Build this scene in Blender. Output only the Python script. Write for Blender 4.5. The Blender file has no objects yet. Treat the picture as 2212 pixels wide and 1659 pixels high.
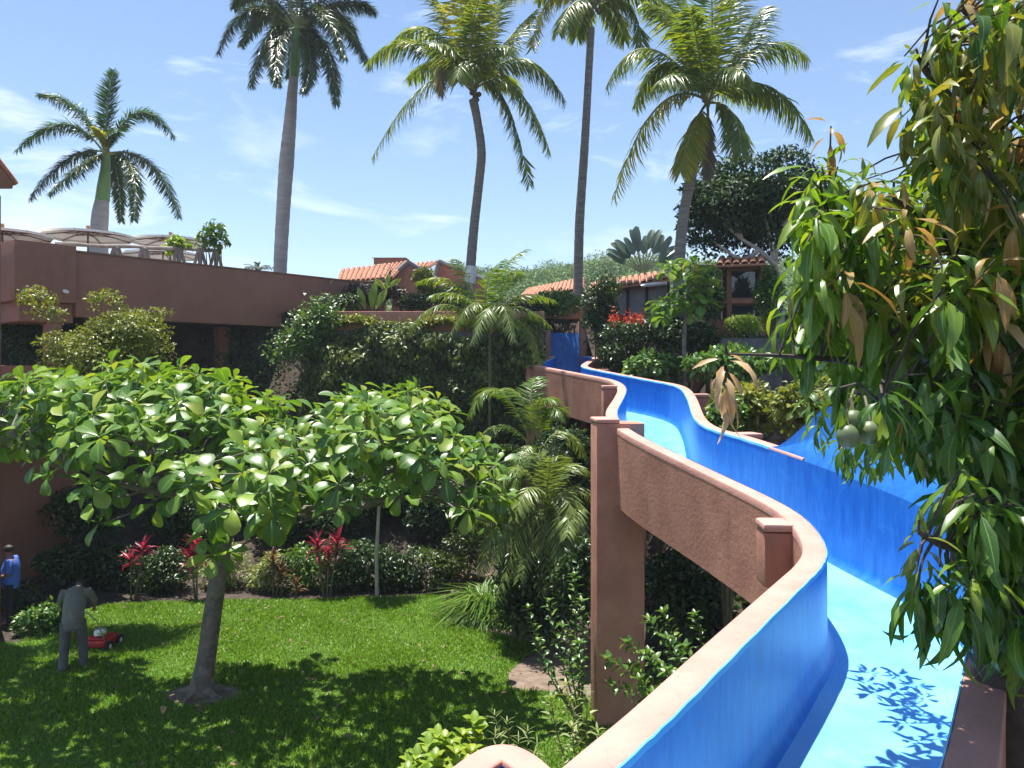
import bpy, bmesh, math, random
import numpy as np
from mathutils import Vector, Matrix, Quaternion

random.seed(7)
rng = np.random.default_rng(7)
S = bpy.context.scene
COL = S.collection
F, CX, HY, EYE = 1700.0, 1106.0, 800.0, 5.5     # focal length, centre column and eye level (measured on the photograph), eye height over the lawn

# ------------------------------------------------------------------ camera, sky, sun, exposure
cd = bpy.data.cameras.new('camera'); cam = bpy.data.objects.new('camera', cd); COL.objects.link(cam)
cam.location = (0, 0, EYE); cam.rotation_euler = (math.radians(90), 0, 0)
cd.sensor_width = 36; cd.lens = 36*F/2212; cd.shift_y = -29.5/2212; cd.clip_end = 5000; cd.clip_start = .05
S.camera = cam
SUN = Vector((-.13, .17, .965)).normalized()
w = bpy.data.worlds.new('World'); S.world = w; w.use_nodes = True
nt = w.node_tree; nt.nodes.clear()
N = nt.nodes.new; L = nt.links.new
out = N('ShaderNodeOutputWorld'); bg = N('ShaderNodeBackground'); sky = N('ShaderNodeTexSky')
sky.sky_type = 'NISHITA'; sky.sun_disc = False
sky.sun_elevation = math.asin(SUN.z); sky.sun_rotation = math.atan2(SUN.x, SUN.y)
sky.altitude = 0; sky.air_density = 1.0; sky.dust_density = .15; sky.ozone_density = 3.0
tc = N('ShaderNodeTexCoord'); mp = N('ShaderNodeMapping')
mp.inputs['Rotation'].default_value = (0, math.radians(-24), 0); mp.inputs['Scale'].default_value = (2.0, 2.0, 7.5)
L(tc.outputs['Generated'], mp.inputs['Vector'])
n1 = N('ShaderNodeTexNoise'); n1.inputs['Scale'].default_value = 2.1; n1.inputs['Detail'].default_value = 9; n1.inputs['Roughness'].default_value = .62
n1.inputs['Distortion'].default_value = .5
L(mp.outputs[0], n1.inputs['Vector'])
r1 = N('ShaderNodeValToRGB'); r1.color_ramp.elements[0].position = .565; r1.color_ramp.elements[1].position = .82
L(n1.outputs['Fac'], r1.inputs['Fac'])
# cloud bank low in the sky (all round the horizon, broken up by noise)
sx = N('ShaderNodeSeparateXYZ'); L(tc.outputs['Generated'], sx.inputs[0])
band = N('ShaderNodeMapRange'); band.inputs['From Min'].default_value = .04; band.inputs['From Max'].default_value = .27
band.inputs['To Min'].default_value = .24; band.inputs['To Max'].default_value = 0
L(sx.outputs['Z'], band.inputs['Value'])
n2 = N('ShaderNodeTexNoise'); n2.inputs['Scale'].default_value = 1.5; n2.inputs['Detail'].default_value = 7; n2.inputs['Roughness'].default_value = .55
mp2 = N('ShaderNodeMapping'); mp2.inputs['Scale'].default_value = (1.6, 1.6, 4.0); mp2.inputs['Location'].default_value = (.35, .1, 0)
L(tc.outputs['Generated'], mp2.inputs['Vector']); L(mp2.outputs[0], n2.inputs['Vector'])
ad = N('ShaderNodeMath'); ad.operation = 'ADD'; L(n2.outputs['Fac'], ad.inputs[0]); L(band.outputs[0], ad.inputs[1])
r2 = N('ShaderNodeValToRGB'); r2.color_ramp.elements[0].position = .62; r2.color_ramp.elements[1].position = .80
L(ad.outputs[0], r2.inputs['Fac'])
mx = N('ShaderNodeMath'); mx.operation = 'MAXIMUM'; L(r1.outputs['Color'], mx.inputs[0]); L(r2.outputs['Color'], mx.inputs[1])
ml = N('ShaderNodeMath'); ml.operation = 'MULTIPLY'; ml.inputs[1].default_value = .72; L(mx.outputs[0], ml.inputs[0])
mixc = N('ShaderNodeMix'); mixc.data_type = 'RGBA'; L(ml.outputs[0], mixc.inputs['Factor'])
mixc.inputs['B'].default_value = (7.6, 8.0, 8.6, 1)
L(sky.outputs['Color'], mixc.inputs['A']); L(mixc.outputs['Result'], bg.inputs['Color'])
bg.inputs['Strength'].default_value = .088
L(bg.outputs[0], out.inputs[0])
sd = bpy.data.lights.new('sun', 'SUN'); sd.energy = 5.0; sd.angle = math.radians(.53); sd.color = (1, .955, .88)
so = bpy.data.objects.new('sun', sd); COL.objects.link(so); so.location = (0, 0, 60)
so.rotation_euler = SUN.to_track_quat('Z', 'Y').to_euler()
S.view_settings.view_transform = 'Standard'; S.view_settings.look = 'None'; S.view_settings.gamma = 1
S.view_settings.use_curve_mapping = False; S.view_settings.exposure = 1.1
S.cycles.max_bounces = 6; S.cycles.transparent_max_bounces = 8
S.cycles.diffuse_bounces = 3; S.cycles.transmission_bounces = 4
S.cycles.use_adaptive_sampling = True

# ------------------------------------------------------------------ helpers
def at(px, py, Y):
    return Vector(((px-CX)/F*Y, Y, EYE-(py-HY)/F*Y))

def gat(px, py, z=0.0):
    Y = F*(EYE-z)/(py-HY)
    return Vector(((px-CX)/F*Y, Y, z))

def thing(name, label, cat, loc=(0, 0, 0), group=None, kind=None):
    o = bpy.data.objects.new(name, None); COL.objects.link(o); o.location = loc; o.empty_display_size = .2
    o['label'] = label; o['category'] = cat
    if group: o['group'] = group
    if kind: o['kind'] = kind
    return o

def link(name, me, parent=None, mat=None, label=None, cat=None, kind=None, group=None):
    o = bpy.data.objects.new(name, me); COL.objects.link(o)
    if mat is not None and len(me.materials) == 0:
        for m in (mat if isinstance(mat, (list, tuple)) else [mat]): me.materials.append(m)
    if parent is not None:
        o.parent = parent
        if parent.parent is None: o.matrix_parent_inverse = Matrix.Translation(-Vector(parent.location))
    if label: o['label'] = label
    if cat: o['category'] = cat
    if kind: o['kind'] = kind
    if group: o['group'] = group
    return o

class MB:
    def __init__(s): s.v = []; s.f = []; s.m = []
    def add(s, v, f, m=0):
        b = len(s.v); s.v += [tuple(x) for x in v]; s.f += [tuple(i+b for i in q) for q in f]; s.m += [m]*len(f); return s
    def box(s, lo, hi, m=0, M=None):
        x0, y0, z0 = lo; x1, y1, z1 = hi
        v = [Vector(p) for p in ((x0,y0,z0),(x1,y0,z0),(x1,y1,z0),(x0,y1,z0),(x0,y0,z1),(x1,y0,z1),(x1,y1,z1),(x0,y1,z1))]
        if M is not None: v = [M @ p for p in v]
        return s.add(v, [(0,3,2,1),(4,5,6,7),(0,1,5,4),(1,2,6,5),(2,3,7,6),(3,0,4,7)], m)
    def tube(s, pts, rad, n=8, m=0, caps=True):
        pts = [Vector(p) for p in pts]; k = len(pts)
        if not hasattr(rad, '__len__'): rad = [rad]*k
        rings = []; ref = Vector((1, .13, .07))
        for i, p in enumerate(pts):
            t = (pts[min(i+1, k-1)]-pts[max(i-1, 0)]).normalized()
            a = ref - t*ref.dot(t)
            if a.length < 1e-3: a = Vector((0, 1, 0)) - t*t.y
            a.normalize(); ref = a; b = t.cross(a)
            rings.append([p+(a*math.cos(2*math.pi*j/n)+b*math.sin(2*math.pi*j/n))*rad[i] for j in range(n)])
        v = [q for r in rings for q in r]
        f = [(i*n+j, i*n+(j+1) % n, (i+1)*n+(j+1) % n, (i+1)*n+j) for i in range(k-1) for j in range(n)]
        if caps: f += [tuple(range(n-1, -1, -1)), tuple((k-1)*n+j for j in range(n))]
        return s.add(v, f, m)
    def lathe(s, c, prof, n=16, m=0):
        c = Vector(c)
        v = [c+Vector((r*math.cos(2*math.pi*j/n), r*math.sin(2*math.pi*j/n), z)) for r, z in prof for j in range(n)]
        f = [(i*n+j, i*n+(j+1) % n, (i+1)*n+(j+1) % n, (i+1)*n+j) for i in range(len(prof)-1) for j in range(n)]
        return s.add(v, f, m)
    def ball(s, c, r, n=10, m=0, M=None):
        c = Vector(c); r = Vector(r) if hasattr(r, '__len__') else Vector((r, r, r)); k = n//2+1; v = []
        for i in range(k+1):
            a = math.pi*i/k
            for j in range(n):
                b = 2*math.pi*j/n; p = Vector((r.x*math.sin(a)*math.cos(b), r.y*math.sin(a)*math.sin(b), r.z*math.cos(a)))
                v.append(c+(M @ p if M is not None else p))
        f = [(i*n+j, (i+1)*n+j, (i+1)*n+(j+1) % n, i*n+(j+1) % n) for i in range(k) for j in range(n)]
        return s.add(v, f, m)
    def build(s, name, mat, parent=None, smooth=True, bevel=0, **kw):
        me = bpy.data.meshes.new(name); me.from_pydata(s.v, [], s.f)
        for q in (mat if isinstance(mat, (list, tuple)) else [mat]): me.materials.append(q)
        me.polygons.foreach_set('material_index', s.m)
        if bevel:
            bm = bmesh.new(); bm.from_mesh(me); bmesh.ops.remove_doubles(bm, verts=bm.verts, dist=1e-5)
            ed = [e for e in bm.edges if len(e.link_faces) == 2 and e.calc_face_angle(0) > .6]
            bmesh.ops.bevel(bm, geom=ed, offset=bevel, segments=2, affect='EDGES', profile=.6)
            bm.to_mesh(me); bm.free()
        if smooth:
            me.polygons.foreach_set('use_smooth', [True]*len(me.polygons)); me.set_sharp_from_angle(angle=.7)
        me.update()
        return link(name, me, parent, None, **kw)

def curve(P, per=8):
    """Catmull-Rom through P (list of Vectors)."""
    P = [Vector(p) for p in P]; o = []
    for i in range(len(P)-1):
        a, b, c, d = P[max(i-1, 0)], P[i], P[i+1], P[min(i+2, len(P)-1)]
        for k in range(per):
            t = k/per
            o.append(.5*((2*b)+(c-a)*t+(2*a-5*b+4*c-d)*t*t+(3*b-a-3*c+d)*t**3))
    o.append(P[-1]); return o

# ---- leaves
def leaf_template(widths, droop=.25, fold=.12, wave=0.0, cols=1, twist=0.0):
    """Leaf along +Y, unit length; widths: (t, half width). Midrib + edges; curls down by droop, folded up by fold."""
    V = []; U = []; Fc = []
    for t, hw in widths:
        a = droop*t
        y = (math.sin(2*a)/(2*droop) if droop else t); z = -(1-math.cos(2*a))/(2*droop) if droop else 0
        wv = wave*math.sin(t*14)*(1 if hw > .01 else 0)
        tw = twist*t; c, s_ = math.cos(tw), math.sin(tw)
        for sgn in (-1, 0, 1):
            lx = sgn*hw; lz = abs(sgn)*(fold*hw*2+wv*hw*4*sgn)
            V.append((lx*c-lz*s_, y, z+lx*s_+lz*c)); U.append((.5+.5*sgn, t))
    for i in range(len(widths)-1):
        b = i*3
        Fc += [(b, b+1, b+4, b+3), (b+1, b+2, b+5, b+4)]
    return np.array(V), Fc, np.array(U)

OBOV = [(0, .006), (.10, .015), (.3, .10), (.5, .19), (.7, .265), (.86, .24), (.95, .14), (1, .02)]
LANC = [(0, .004), (.06, .012), (.16, .062), (.36, .108), (.6, .10), (.8, .062), (.93, .025), (1, .002)]
OVAL = [(0, .01), (.2, .15), (.5, .25), (.8, .15), (1, .01)]
STRAP = [(0, .03), (.3, .055), (.65, .05), (1, .004)]
RHOM = [(0, .02), (.45, .24), (1, .01)]

def tmesh(name, tpl, mat):
    V, Fc, U = tpl
    me = bpy.data.meshes.new(name); me.from_pydata([tuple(v) for v in V], [], Fc)
    uv = me.uv_layers.new(name='uv'); li = np.zeros(len(me.loops), int); me.loops.foreach_get('vertex_index', li)
    uv.data.foreach_set('uv', U[li].astype(np.float32).ravel())
    me.polygons.foreach_set('use_smooth', [True]*len(me.polygons)); me.materials.append(mat); return me

def frames(d, n, l, w=None):
    """d: leaf axis (N,3), n: normal hint, l: lengths -> (N,3,3) with columns X,Y,Z"""
    d = d/np.linalg.norm(d, axis=1, keepdims=True)
    x = np.cross(d, n); k = np.linalg.norm(x, axis=1, keepdims=True); x = np.where(k < 1e-4, np.array([[1., 0, 0]]), x/np.maximum(k, 1e-4))
    z = np.cross(x, d)
    l = np.asarray(l).reshape(-1, 1); w = l if w is None else np.asarray(w).reshape(-1, 1)
    return np.stack([x*w, d*l, z*l], axis=2)

def cloud(name, tpl, M, P, mat, parent=None, **kw):
    V, Fc, U = tpl; Nn = len(P); k = len(V)
    co = (np.einsum('nij,vj->nvi', M, V)+P[:, None, :]).reshape(-1, 3).astype(np.float32)
    sizes = np.array([len(f) for f in Fc]); flat = np.array([i for f in Fc for i in f])
    li = (flat[None, :]+(np.arange(Nn)*k)[:, None]).ravel().astype(np.int32)
    tot = np.tile(sizes, Nn); st = np.concatenate([[0], np.cumsum(tot)[:-1]]).astype(np.int32)
    me = bpy.data.meshes.new(name)
    me.vertices.add(len(co)); me.vertices.foreach_set('co', co.ravel())
    me.loops.add(len(li)); me.loops.foreach_set('vertex_index', li)
    me.polygons.add(len(tot)); me.polygons.foreach_set('loop_start', st)
    me.polygons.foreach_set('use_smooth', np.ones(len(tot), bool))
    uv = me.uv_layers.new(name='uv'); uv.data.foreach_set('uv', np.tile(U[flat], (Nn, 1)).astype(np.float32).ravel())
    me.update(calc_edges=True); me.validate()
    return link(name, me, parent, mat, **kw)

def unit(v):
    return v/np.maximum(np.linalg.norm(v, axis=-1, keepdims=True), 1e-6)

def rdir(n):
    return unit(rng.normal(size=(n, 3)))

# ---- materials
def mat_new(name):
    m = bpy.data.materials.new(name); m.use_nodes = True; t = m.node_tree; t.nodes.clear(); return m, t

def leaf_mat(name, stops, trans=.35, rough=.4, rib=None, tint=(1.25, 1.15, .45), spec=.5, tipcol=None):
    """stops: [(pos, (r,g,b))] picked by a random number per leaf."""
    m, t = mat_new(name); N = t.nodes.new; L = t.links.new
    g = N('ShaderNodeNewGeometry'); oi = N('ShaderNodeObjectInfo'); a = N('ShaderNodeMath'); a.operation = 'ADD'
    L(g.outputs['Random Per Island'], a.inputs[0]); L(oi.outputs['Random'], a.inputs[1])
    fr = N('ShaderNodeMath'); fr.operation = 'FRACT'; L(a.outputs[0], fr.inputs[0])
    cr = N('ShaderNodeValToRGB'); e = cr.color_ramp.elements
    e[0].position, e[0].color = stops[0][0], (*stops[0][1], 1); e[1].position, e[1].color = stops[-1][0], (*stops[-1][1], 1)
    for p, c in stops[1:-1]: q = e.new(p); q.color = (*c, 1)
    L(fr.outputs[0], cr.inputs['Fac']); col = cr.outputs['Color']
    nz = N('ShaderNodeTexNoise'); nz.inputs['Scale'].default_value = 9; co = N('ShaderNodeTexCoord'); L(co.outputs['Object'], nz.inputs['Vector'])
    hs = N('ShaderNodeHueSaturation'); mr = N('ShaderNodeMapRange'); mr.inputs['To Min'].default_value = .78; mr.inputs['To Max'].default_value = 1.22
    L(nz.outputs['Fac'], mr.inputs['Value']); L(mr.outputs[0], hs.inputs['Value']); L(col, hs.inputs['Color']); col = hs.outputs['Color']
    if rib:
        uv = N('ShaderNodeUVMap'); uv.uv_map = 'uv'; sp = N('ShaderNodeSeparateXYZ'); L(uv.outputs[0], sp.inputs[0])
        s1 = N('ShaderNodeMath'); s1.operation = 'SUBTRACT'; s1.inputs[1].default_value = .5; L(sp.outputs['X'], s1.inputs[0])
        s2 = N('ShaderNodeMath'); s2.operation = 'ABSOLUTE'; L(s1.outputs[0], s2.inputs[0])
        # side veins: slanted stripes
        s4 = N('ShaderNodeMath'); s4.operation = 'MULTIPLY_ADD'; s4.inputs[1].default_value = -.35; L(s2.outputs[0], s4.inputs[0]); L(sp.outputs['Y'], s4.inputs[2])
        s5 = N('ShaderNodeMath'); s5.operation = 'MULTIPLY'; s5.inputs[1].default_value = 75.; L(s4.outputs[0], s5.inputs[0])
        s6 = N('ShaderNodeMath'); s6.operation = 'SINE'; L(s5.outputs[0], s6.inputs[0])
        v1 = N('ShaderNodeMapRange'); v1.inputs['From Min'].default_value = .8; v1.inputs['From Max'].default_value = 1; v1.inputs['To Max'].default_value = .3; L(s6.outputs[0], v1.inputs['Value'])
        v2 = N('ShaderNodeMapRange'); v2.inputs['From Min'].default_value = .03; v2.inputs['From Max'].default_value = .06; v2.inputs['To Min'].default_value = .75; v2.inputs['To Max'].default_value = 0; L(s2.outputs[0], v2.inputs['Value'])
        vm = N('ShaderNodeMath'); vm.operation = 'MAXIMUM'; L(v1.outputs[0], vm.inputs[0]); L(v2.outputs[0], vm.inputs[1])
        mm = N('ShaderNodeMix'); mm.data_type = 'RGBA'; mm.inputs['B'].default_value = (*rib, 1); L(vm.outputs[0], mm.inputs['Factor']); L(col, mm.inputs['A']); col = mm.outputs['Result']
    p = N('ShaderNodeBsdfPrincipled'); p.inputs['Roughness'].default_value = rough; p.inputs['Specular IOR Level'].default_value = spec; L(col, p.inputs['Base Color'])
    tr = N('ShaderNodeBsdfTranslucent'); tm = N('ShaderNodeMix'); tm.data_type = 'RGBA'; tm.blend_type = 'MULTIPLY'; tm.inputs['Factor'].default_value = 1
    tm.inputs['B'].default_value = (*tint, 1); L(col, tm.inputs['A']); L(tm.outputs['Result'], tr.inputs['Color'])
    mi = N('ShaderNodeMixShader'); mi.inputs['Fac'].default_value = trans; L(p.outputs[0], mi.inputs[1]); L(tr.outputs[0], mi.inputs[2])
    o = N('ShaderNodeOutputMaterial'); L(mi.outputs[0], o.inputs[0]); return m

def plain_mat(name, c1, c2=None, scale=4, rough=.7, bump=0, bscale=40, detail=6, spec=.5, stretch=None, metallic=0, lo=.35, hi=.65, stain=None):
    m, t = mat_new(name); N = t.nodes.new; L = t.links.new
    co = N('ShaderNodeTexCoord'); vec = co.outputs['Object']
    if stretch:
        mp = N('ShaderNodeMapping'); mp.inputs['Scale'].default_value = stretch; L(vec, mp.inputs['Vector']); vec = mp.outputs[0]
    nz = N('ShaderNodeTexNoise'); nz.inputs['Scale'].default_value = scale; nz.inputs['Detail'].default_value = detail; nz.inputs['Roughness'].default_value = .6; L(vec, nz.inputs['Vector'])
    cr = N('ShaderNodeValToRGB'); e = cr.color_ramp.elements; e[0].position = lo; e[1].position = hi
    e[0].color = (*c1, 1); e[1].color = (*(c2 or c1), 1); L(nz.outputs['Fac'], cr.inputs['Fac']); col = cr.outputs['Color']
    if stain:
        n3 = N('ShaderNodeTexNoise'); n3.inputs['Scale'].default_value = stain[1]; n3.inputs['Detail'].default_value = 8; n3.inputs['Roughness'].default_value = .7
        m3 = N('ShaderNodeMapping'); m3.inputs['Scale'].default_value = stain[3] if len(stain) > 3 else (1, 1, 1); L(co.outputs['Object'], m3.inputs['Vector']); L(m3.outputs[0], n3.inputs['Vector'])
        r3 = N('ShaderNodeMapRange'); r3.inputs['From Min'].default_value = .55; r3.inputs['From Max'].default_value = .75; r3.inputs['To Max'].default_value = stain[2]; L(n3.outputs['Fac'], r3.inputs['Value'])
        mm = N('ShaderNodeMix'); mm.data_type = 'RGBA'; mm.inputs['B'].default_value = (*stain[0], 1); L(r3.outputs[0], mm.inputs['Factor']); L(col, mm.inputs['A']); col = mm.outputs['Result']
    p = N('ShaderNodeBsdfPrincipled'); p.inputs['Roughness'].default_value = rough; p.inputs['Specular IOR Level'].default_value = spec; p.inputs['Metallic'].default_value = metallic
    L(col, p.inputs['Base Color'])
    if bump:
        n2 = N('ShaderNodeTexNoise'); n2.inputs['Scale'].default_value = bscale; n2.inputs['Detail'].default_value = 7; n2.inputs['Roughness'].default_value = .65; L(vec, n2.inputs['Vector'])
        b = N('ShaderNodeBump'); b.inputs['Strength'].default_value = bump; b.inputs['Distance'].default_value = .02; L(n2.outputs['Fac'], b.inputs['Height']); L(b.outputs[0], p.inputs['Normal'])
    o = N('ShaderNodeOutputMaterial'); L(p.outputs[0], o.inputs[0]); return m

PINK = plain_mat('salmon_plaster', (.37, .16, .108), (.49, .228, .158), scale=2.2, rough=.85, bump=.5, bscale=18, stain=((.19, .09, .06), 3.0, .55, (1, 1, .3)))
CAPM = plain_mat('salmon_cap_paint', (.46, .225, .18), (.55, .29, .24), scale=3, rough=.8, bump=.5, bscale=24, stain=((.27, .13, .085), 6, .5))
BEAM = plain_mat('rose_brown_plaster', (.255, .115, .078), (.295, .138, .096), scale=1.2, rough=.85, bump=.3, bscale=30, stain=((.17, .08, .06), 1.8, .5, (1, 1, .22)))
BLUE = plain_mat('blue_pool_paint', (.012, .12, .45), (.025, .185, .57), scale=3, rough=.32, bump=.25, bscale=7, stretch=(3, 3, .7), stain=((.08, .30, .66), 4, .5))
BLUEF = plain_mat('pale_blue_floor_paint', (.13, .46, .78), (.21, .58, .86), scale=1.6, rough=.3, bump=.12, bscale=9, stain=((.32, .66, .88), 2.2, .5))  # channel floor blue, paler than the channel sides
BARK = plain_mat('grey_bark', (.10, .085, .07), (.22, .19, .16), scale=5, rough=.9, bump=.8, bscale=14, stain=((.34, .33, .30), 6, .6))
PALE_BARK = plain_mat('pale_bark', (.32, .28, .24), (.5, .46, .4), scale=4, rough=.9, bump=.5, bscale=12)
ROYAL = plain_mat('royal_palm_trunk', (.27, .25, .24), (.36, .34, .33), scale=1.5, rough=.85, bump=.25, bscale=6, stretch=(1, 1, 5), stain=((.18, .165, .16), 2, .4))
COCO = plain_mat('coconut_trunk', (.15, .13, .115), (.26, .235, .21), scale=3, rough=.9, bump=.7, bscale=5, stretch=(1, 1, 6))
SHAFT = plain_mat('green_crownshaft', (.10, .2, .05), (.16, .27, .08), scale=2, rough=.5)
STEM = plain_mat('green_brown_stem', (.09, .085, .045), (.15, .13, .07), scale=8, rough=.8)
TWIG = plain_mat('brown_twig', (.045, .036, .028), (.09, .07, .055), scale=12, rough=.85, bump=.4, bscale=40)
WHITEW = plain_mat('white_trunk_paint', (.55, .56, .56), (.75, .76, .76), scale=6, rough=.9)
SOIL = plain_mat('soil', (.03, .022, .016), (.075, .055, .04), scale=3, rough=1, bump=1, bscale=18)
SOIL2 = plain_mat('raked_bed_soil', (.14, .10, .075), (.23, .175, .135), scale=6, rough=1, bump=1, bscale=25, stain=((.08, .055, .04), 9, .6))
TURF = plain_mat('turf', (.05, .11, .012), (.10, .19, .022), scale=5, rough=1, bump=1, bscale=60)
TILE = plain_mat('clay_roof_tile', (.32, .135, .075), (.47, .235, .145), scale=2.4, rough=.85, bump=.3, bscale=20, stain=((.22, .12, .09), 3, .5))
WOOD = plain_mat('weathered_log', (.2, .17, .145), (.36, .32, .28), scale=3, rough=.9, bump=.5, bscale=20, stretch=(1, 1, 1))
DWOOD = plain_mat('brown_window_timber', (.16, .075, .04), (.24, .11, .06), scale=4, rough=.6)
CANV = plain_mat('cream_canvas', (.74, .70, .62), (.8, .77, .69), scale=3, rough=.9, bump=.1)
GREYW = plain_mat('grey_wall', (.2, .19, .2), (.28, .265, .27), scale=2, rough=.9, bump=.5)
STONEW = plain_mat('dark_grey_render', (.07, .07, .075), (.15, .145, .15), scale=4, rough=.95, bump=.8)  # darker tone than the other grey walls
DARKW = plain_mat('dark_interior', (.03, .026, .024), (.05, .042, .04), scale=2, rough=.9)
WHITE = plain_mat('white_paint', (.72, .72, .72), (.8, .8, .8), scale=5, rough=.5)
SKIN = plain_mat('brown_skin', (.2, .10, .065), (.24, .125, .08), scale=8, rough=.55)
HAIR = plain_mat('black_hair', (.012, .01, .009), (.02, .016, .014), scale=30, rough=.6)
SHIRT_B = plain_mat('blue_shirt', (.05, .13, .52), (.07, .17, .6), scale=6, rough=.8, bump=.3, bscale=9)
SHIRT_G = plain_mat('grey_shirt', (.13, .13, .12), (.17, .167, .155), scale=6, rough=.85, bump=.4, bscale=9)
TROU_D = plain_mat('black_trousers', (.014, .015, .02), (.022, .023, .03), scale=6, rough=.85)
TROU_G = plain_mat('dark_grey_trousers', (.085, .09, .095), (.115, .12, .125), scale=6, rough=.85, bump=.4, bscale=8)
RUBBER = plain_mat('black_rubber', (.015, .015, .015), (.025, .025, .025), rough=.8)
REDP = plain_mat('red_enamel', (.42, .02, .03), (.5, .03, .04), rough=.3)
STEEL = plain_mat('steel', (.45, .45, .46), (.55, .55, .56), rough=.35, metallic=.8)
MANGO = plain_mat('unripe_mango_skin', (.10, .14, .055), (.15, .185, .085), scale=5, rough=.42, stain=((.25, .16, .08), 4, .4))
def glass_mat():
    m, t = mat_new('dark_window_glass'); p = t.nodes.new('ShaderNodeBsdfPrincipled'); p.inputs['Base Color'].default_value = (.02, .03, .04, 1)
    p.inputs['Roughness'].default_value = .04; p.inputs['Specular IOR Level'].default_value = .9
    o = t.nodes.new('ShaderNodeOutputMaterial'); t.links.new(p.outputs[0], o.inputs[0]); return m
GLASS = glass_mat()

G = lambda r, g, b: (r, g, b)
ALM = leaf_mat('almond_leaf', [(0, G(.05, .14, .014)), (.4, G(.095, .21, .02)), (.75, G(.16, .29, .025)), (.92, G(.27, .38, .035)), (1, G(.30, .35, .045))], .4, .36, rib=(.25, .36, .10), spec=.6)
MANG = leaf_mat('mango_leaf_green', [(0, G(.03, .10, .014)), (.5, G(.06, .16, .018)), (.85, G(.12, .235, .022)), (1, G(.19, .29, .03))], .4, .36, rib=(.25, .33, .10), spec=.6)
MANO = leaf_mat('mango_leaf_olive', [(0, G(.10, .175, .022)), (.5, G(.185, .245, .034)), (1, G(.31, .30, .06))], .42, .33, rib=(.4, .36, .15), spec=.6, tint=(1.3, 1.05, .4))
MANL = leaf_mat('mango_leaf_sunlit', [(0, G(.075, .18, .014)), (.5, G(.14, .26, .02)), (1, G(.25, .34, .03))], .44, .36, rib=(.28, .38, .10), spec=.6, tint=(1.3, 1.25, .35))  # lighter green: sunlight on the crown put into the leaf colour
MANT = leaf_mat('mango_leaf_tan', [(0, G(.30, .19, .055)), (.5, G(.40, .27, .085)), (1, G(.50, .37, .16))], .35, .42, rib=(.5, .36, .18), tint=(1.25, .95, .5))
MANP = leaf_mat('mango_leaf_pale_tan', [(0, G(.55, .36, .19)), (1, G(.64, .45, .26))], .3, .45, rib=(.6, .45, .25), tint=(1.1, .9, .6))
COCOL = leaf_mat('coconut_frond', [(0, G(.075, .14, .02)), (.6, G(.13, .21, .025)), (1, G(.22, .27, .035))], .5, .33, tint=(1.7, 1.45, .35), spec=.6)
COCOY = leaf_mat('coconut_frond_yellow', [(0, G(.20, .25, .02)), (.6, G(.32, .34, .025)), (1, G(.40, .38, .04))], .55, .35, tint=(1.6, 1.4, .3), spec=.6)
DRYL = leaf_mat('dry_frond', [(0, G(.16, .13, .09)), (1, G(.30, .25, .18))], .3, .6)
ROYL = leaf_mat('royal_frond', [(0, G(.03, .065, .016)), (.6, G(.05, .10, .022)), (1, G(.10, .14, .04))], .3, .3, spec=.7)
ROYG = leaf_mat('royal_frond_green', [(0, G(.035, .10, .028)), (.6, G(.055, .145, .035)), (1, G(.09, .19, .05))], .35, .33, spec=.6)
AREC = leaf_mat('areca_frond', [(0, G(.08, .17, .02)), (.6, G(.14, .24, .03)), (1, G(.22, .30, .045))], .4, .33, tint=(1.4, 1.25, .4), spec=.6)
ARED = leaf_mat('areca_frond_grey', [(0, G(.13, .20, .045)), (1, G(.24, .32, .09))], .38, .35, spec=.6)
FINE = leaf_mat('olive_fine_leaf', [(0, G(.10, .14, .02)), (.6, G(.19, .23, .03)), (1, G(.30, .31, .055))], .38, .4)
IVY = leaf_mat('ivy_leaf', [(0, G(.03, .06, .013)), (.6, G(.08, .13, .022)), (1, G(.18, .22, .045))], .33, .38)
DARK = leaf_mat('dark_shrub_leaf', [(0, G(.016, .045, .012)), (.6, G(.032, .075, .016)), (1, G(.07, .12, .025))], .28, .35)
MIDG = leaf_mat('mid_green_leaf', [(0, G(.045, .12, .018)), (.6, G(.08, .185, .024)), (1, G(.17, .27, .04))], .33, .35, spec=.6)
LIME = leaf_mat('lime_leaf', [(0, G(.16, .28, .025)), (.6, G(.24, .36, .035)), (1, G(.34, .42, .05))], .4, .38)
PALE = leaf_mat('pale_variegated_leaf', [(0, G(.16, .22, .07)), (.5, G(.24, .30, .09)), (1, G(.34, .38, .16))], .35, .5)
PURP = leaf_mat('purple_leaf', [(0, G(.025, .015, .025)), (.6, G(.05, .035, .04)), (.8, G(.05, .08, .03)), (1, G(.12, .06, .06))], .25, .4)
REDL = leaf_mat('red_cordyline_leaf', [(0, G(.07, .012, .022)), (.4, G(.16, .018, .038)), (.75, G(.36, .03, .07)), (1, G(.52, .09, .13))], .4, .35, tint=(1.4, .6, .7))
BRZ = leaf_mat('bronze_cordyline_leaf', [(0, G(.06, .03, .02)), (.6, G(.14, .06, .04)), (1, G(.20, .12, .05))], .3, .4)
REDF = leaf_mat('red_flower', [(0, G(.45, .03, .015)), (1, G(.65, .10, .03))], .3, .5, tint=(1, .6, .4))
GRASS = leaf_mat('grass_blade', [(0, G(.095, .205, .012)), (.6, G(.16, .31, .018)), (1, G(.25, .385, .045))], .42, .45, tint=(1.3, 1.2, .35))
DGRASS = leaf_mat('clump_grass_blade', [(0, G(.05, .12, .012)), (.6, G(.10, .2, .02)), (1, G(.2, .29, .05))], .35, .4)
BANA = leaf_mat('travellers_palm_leaf', [(0, G(.05, .09, .055)), (1, G(.10, .15, .09))], .25, .35, spec=.7)
HILLT = leaf_mat('hill_tree_leaf', [(0, G(.06, .13, .03)), (.6, G(.10, .185, .04)), (1, G(.17, .25, .06))], .25, .7)
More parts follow.
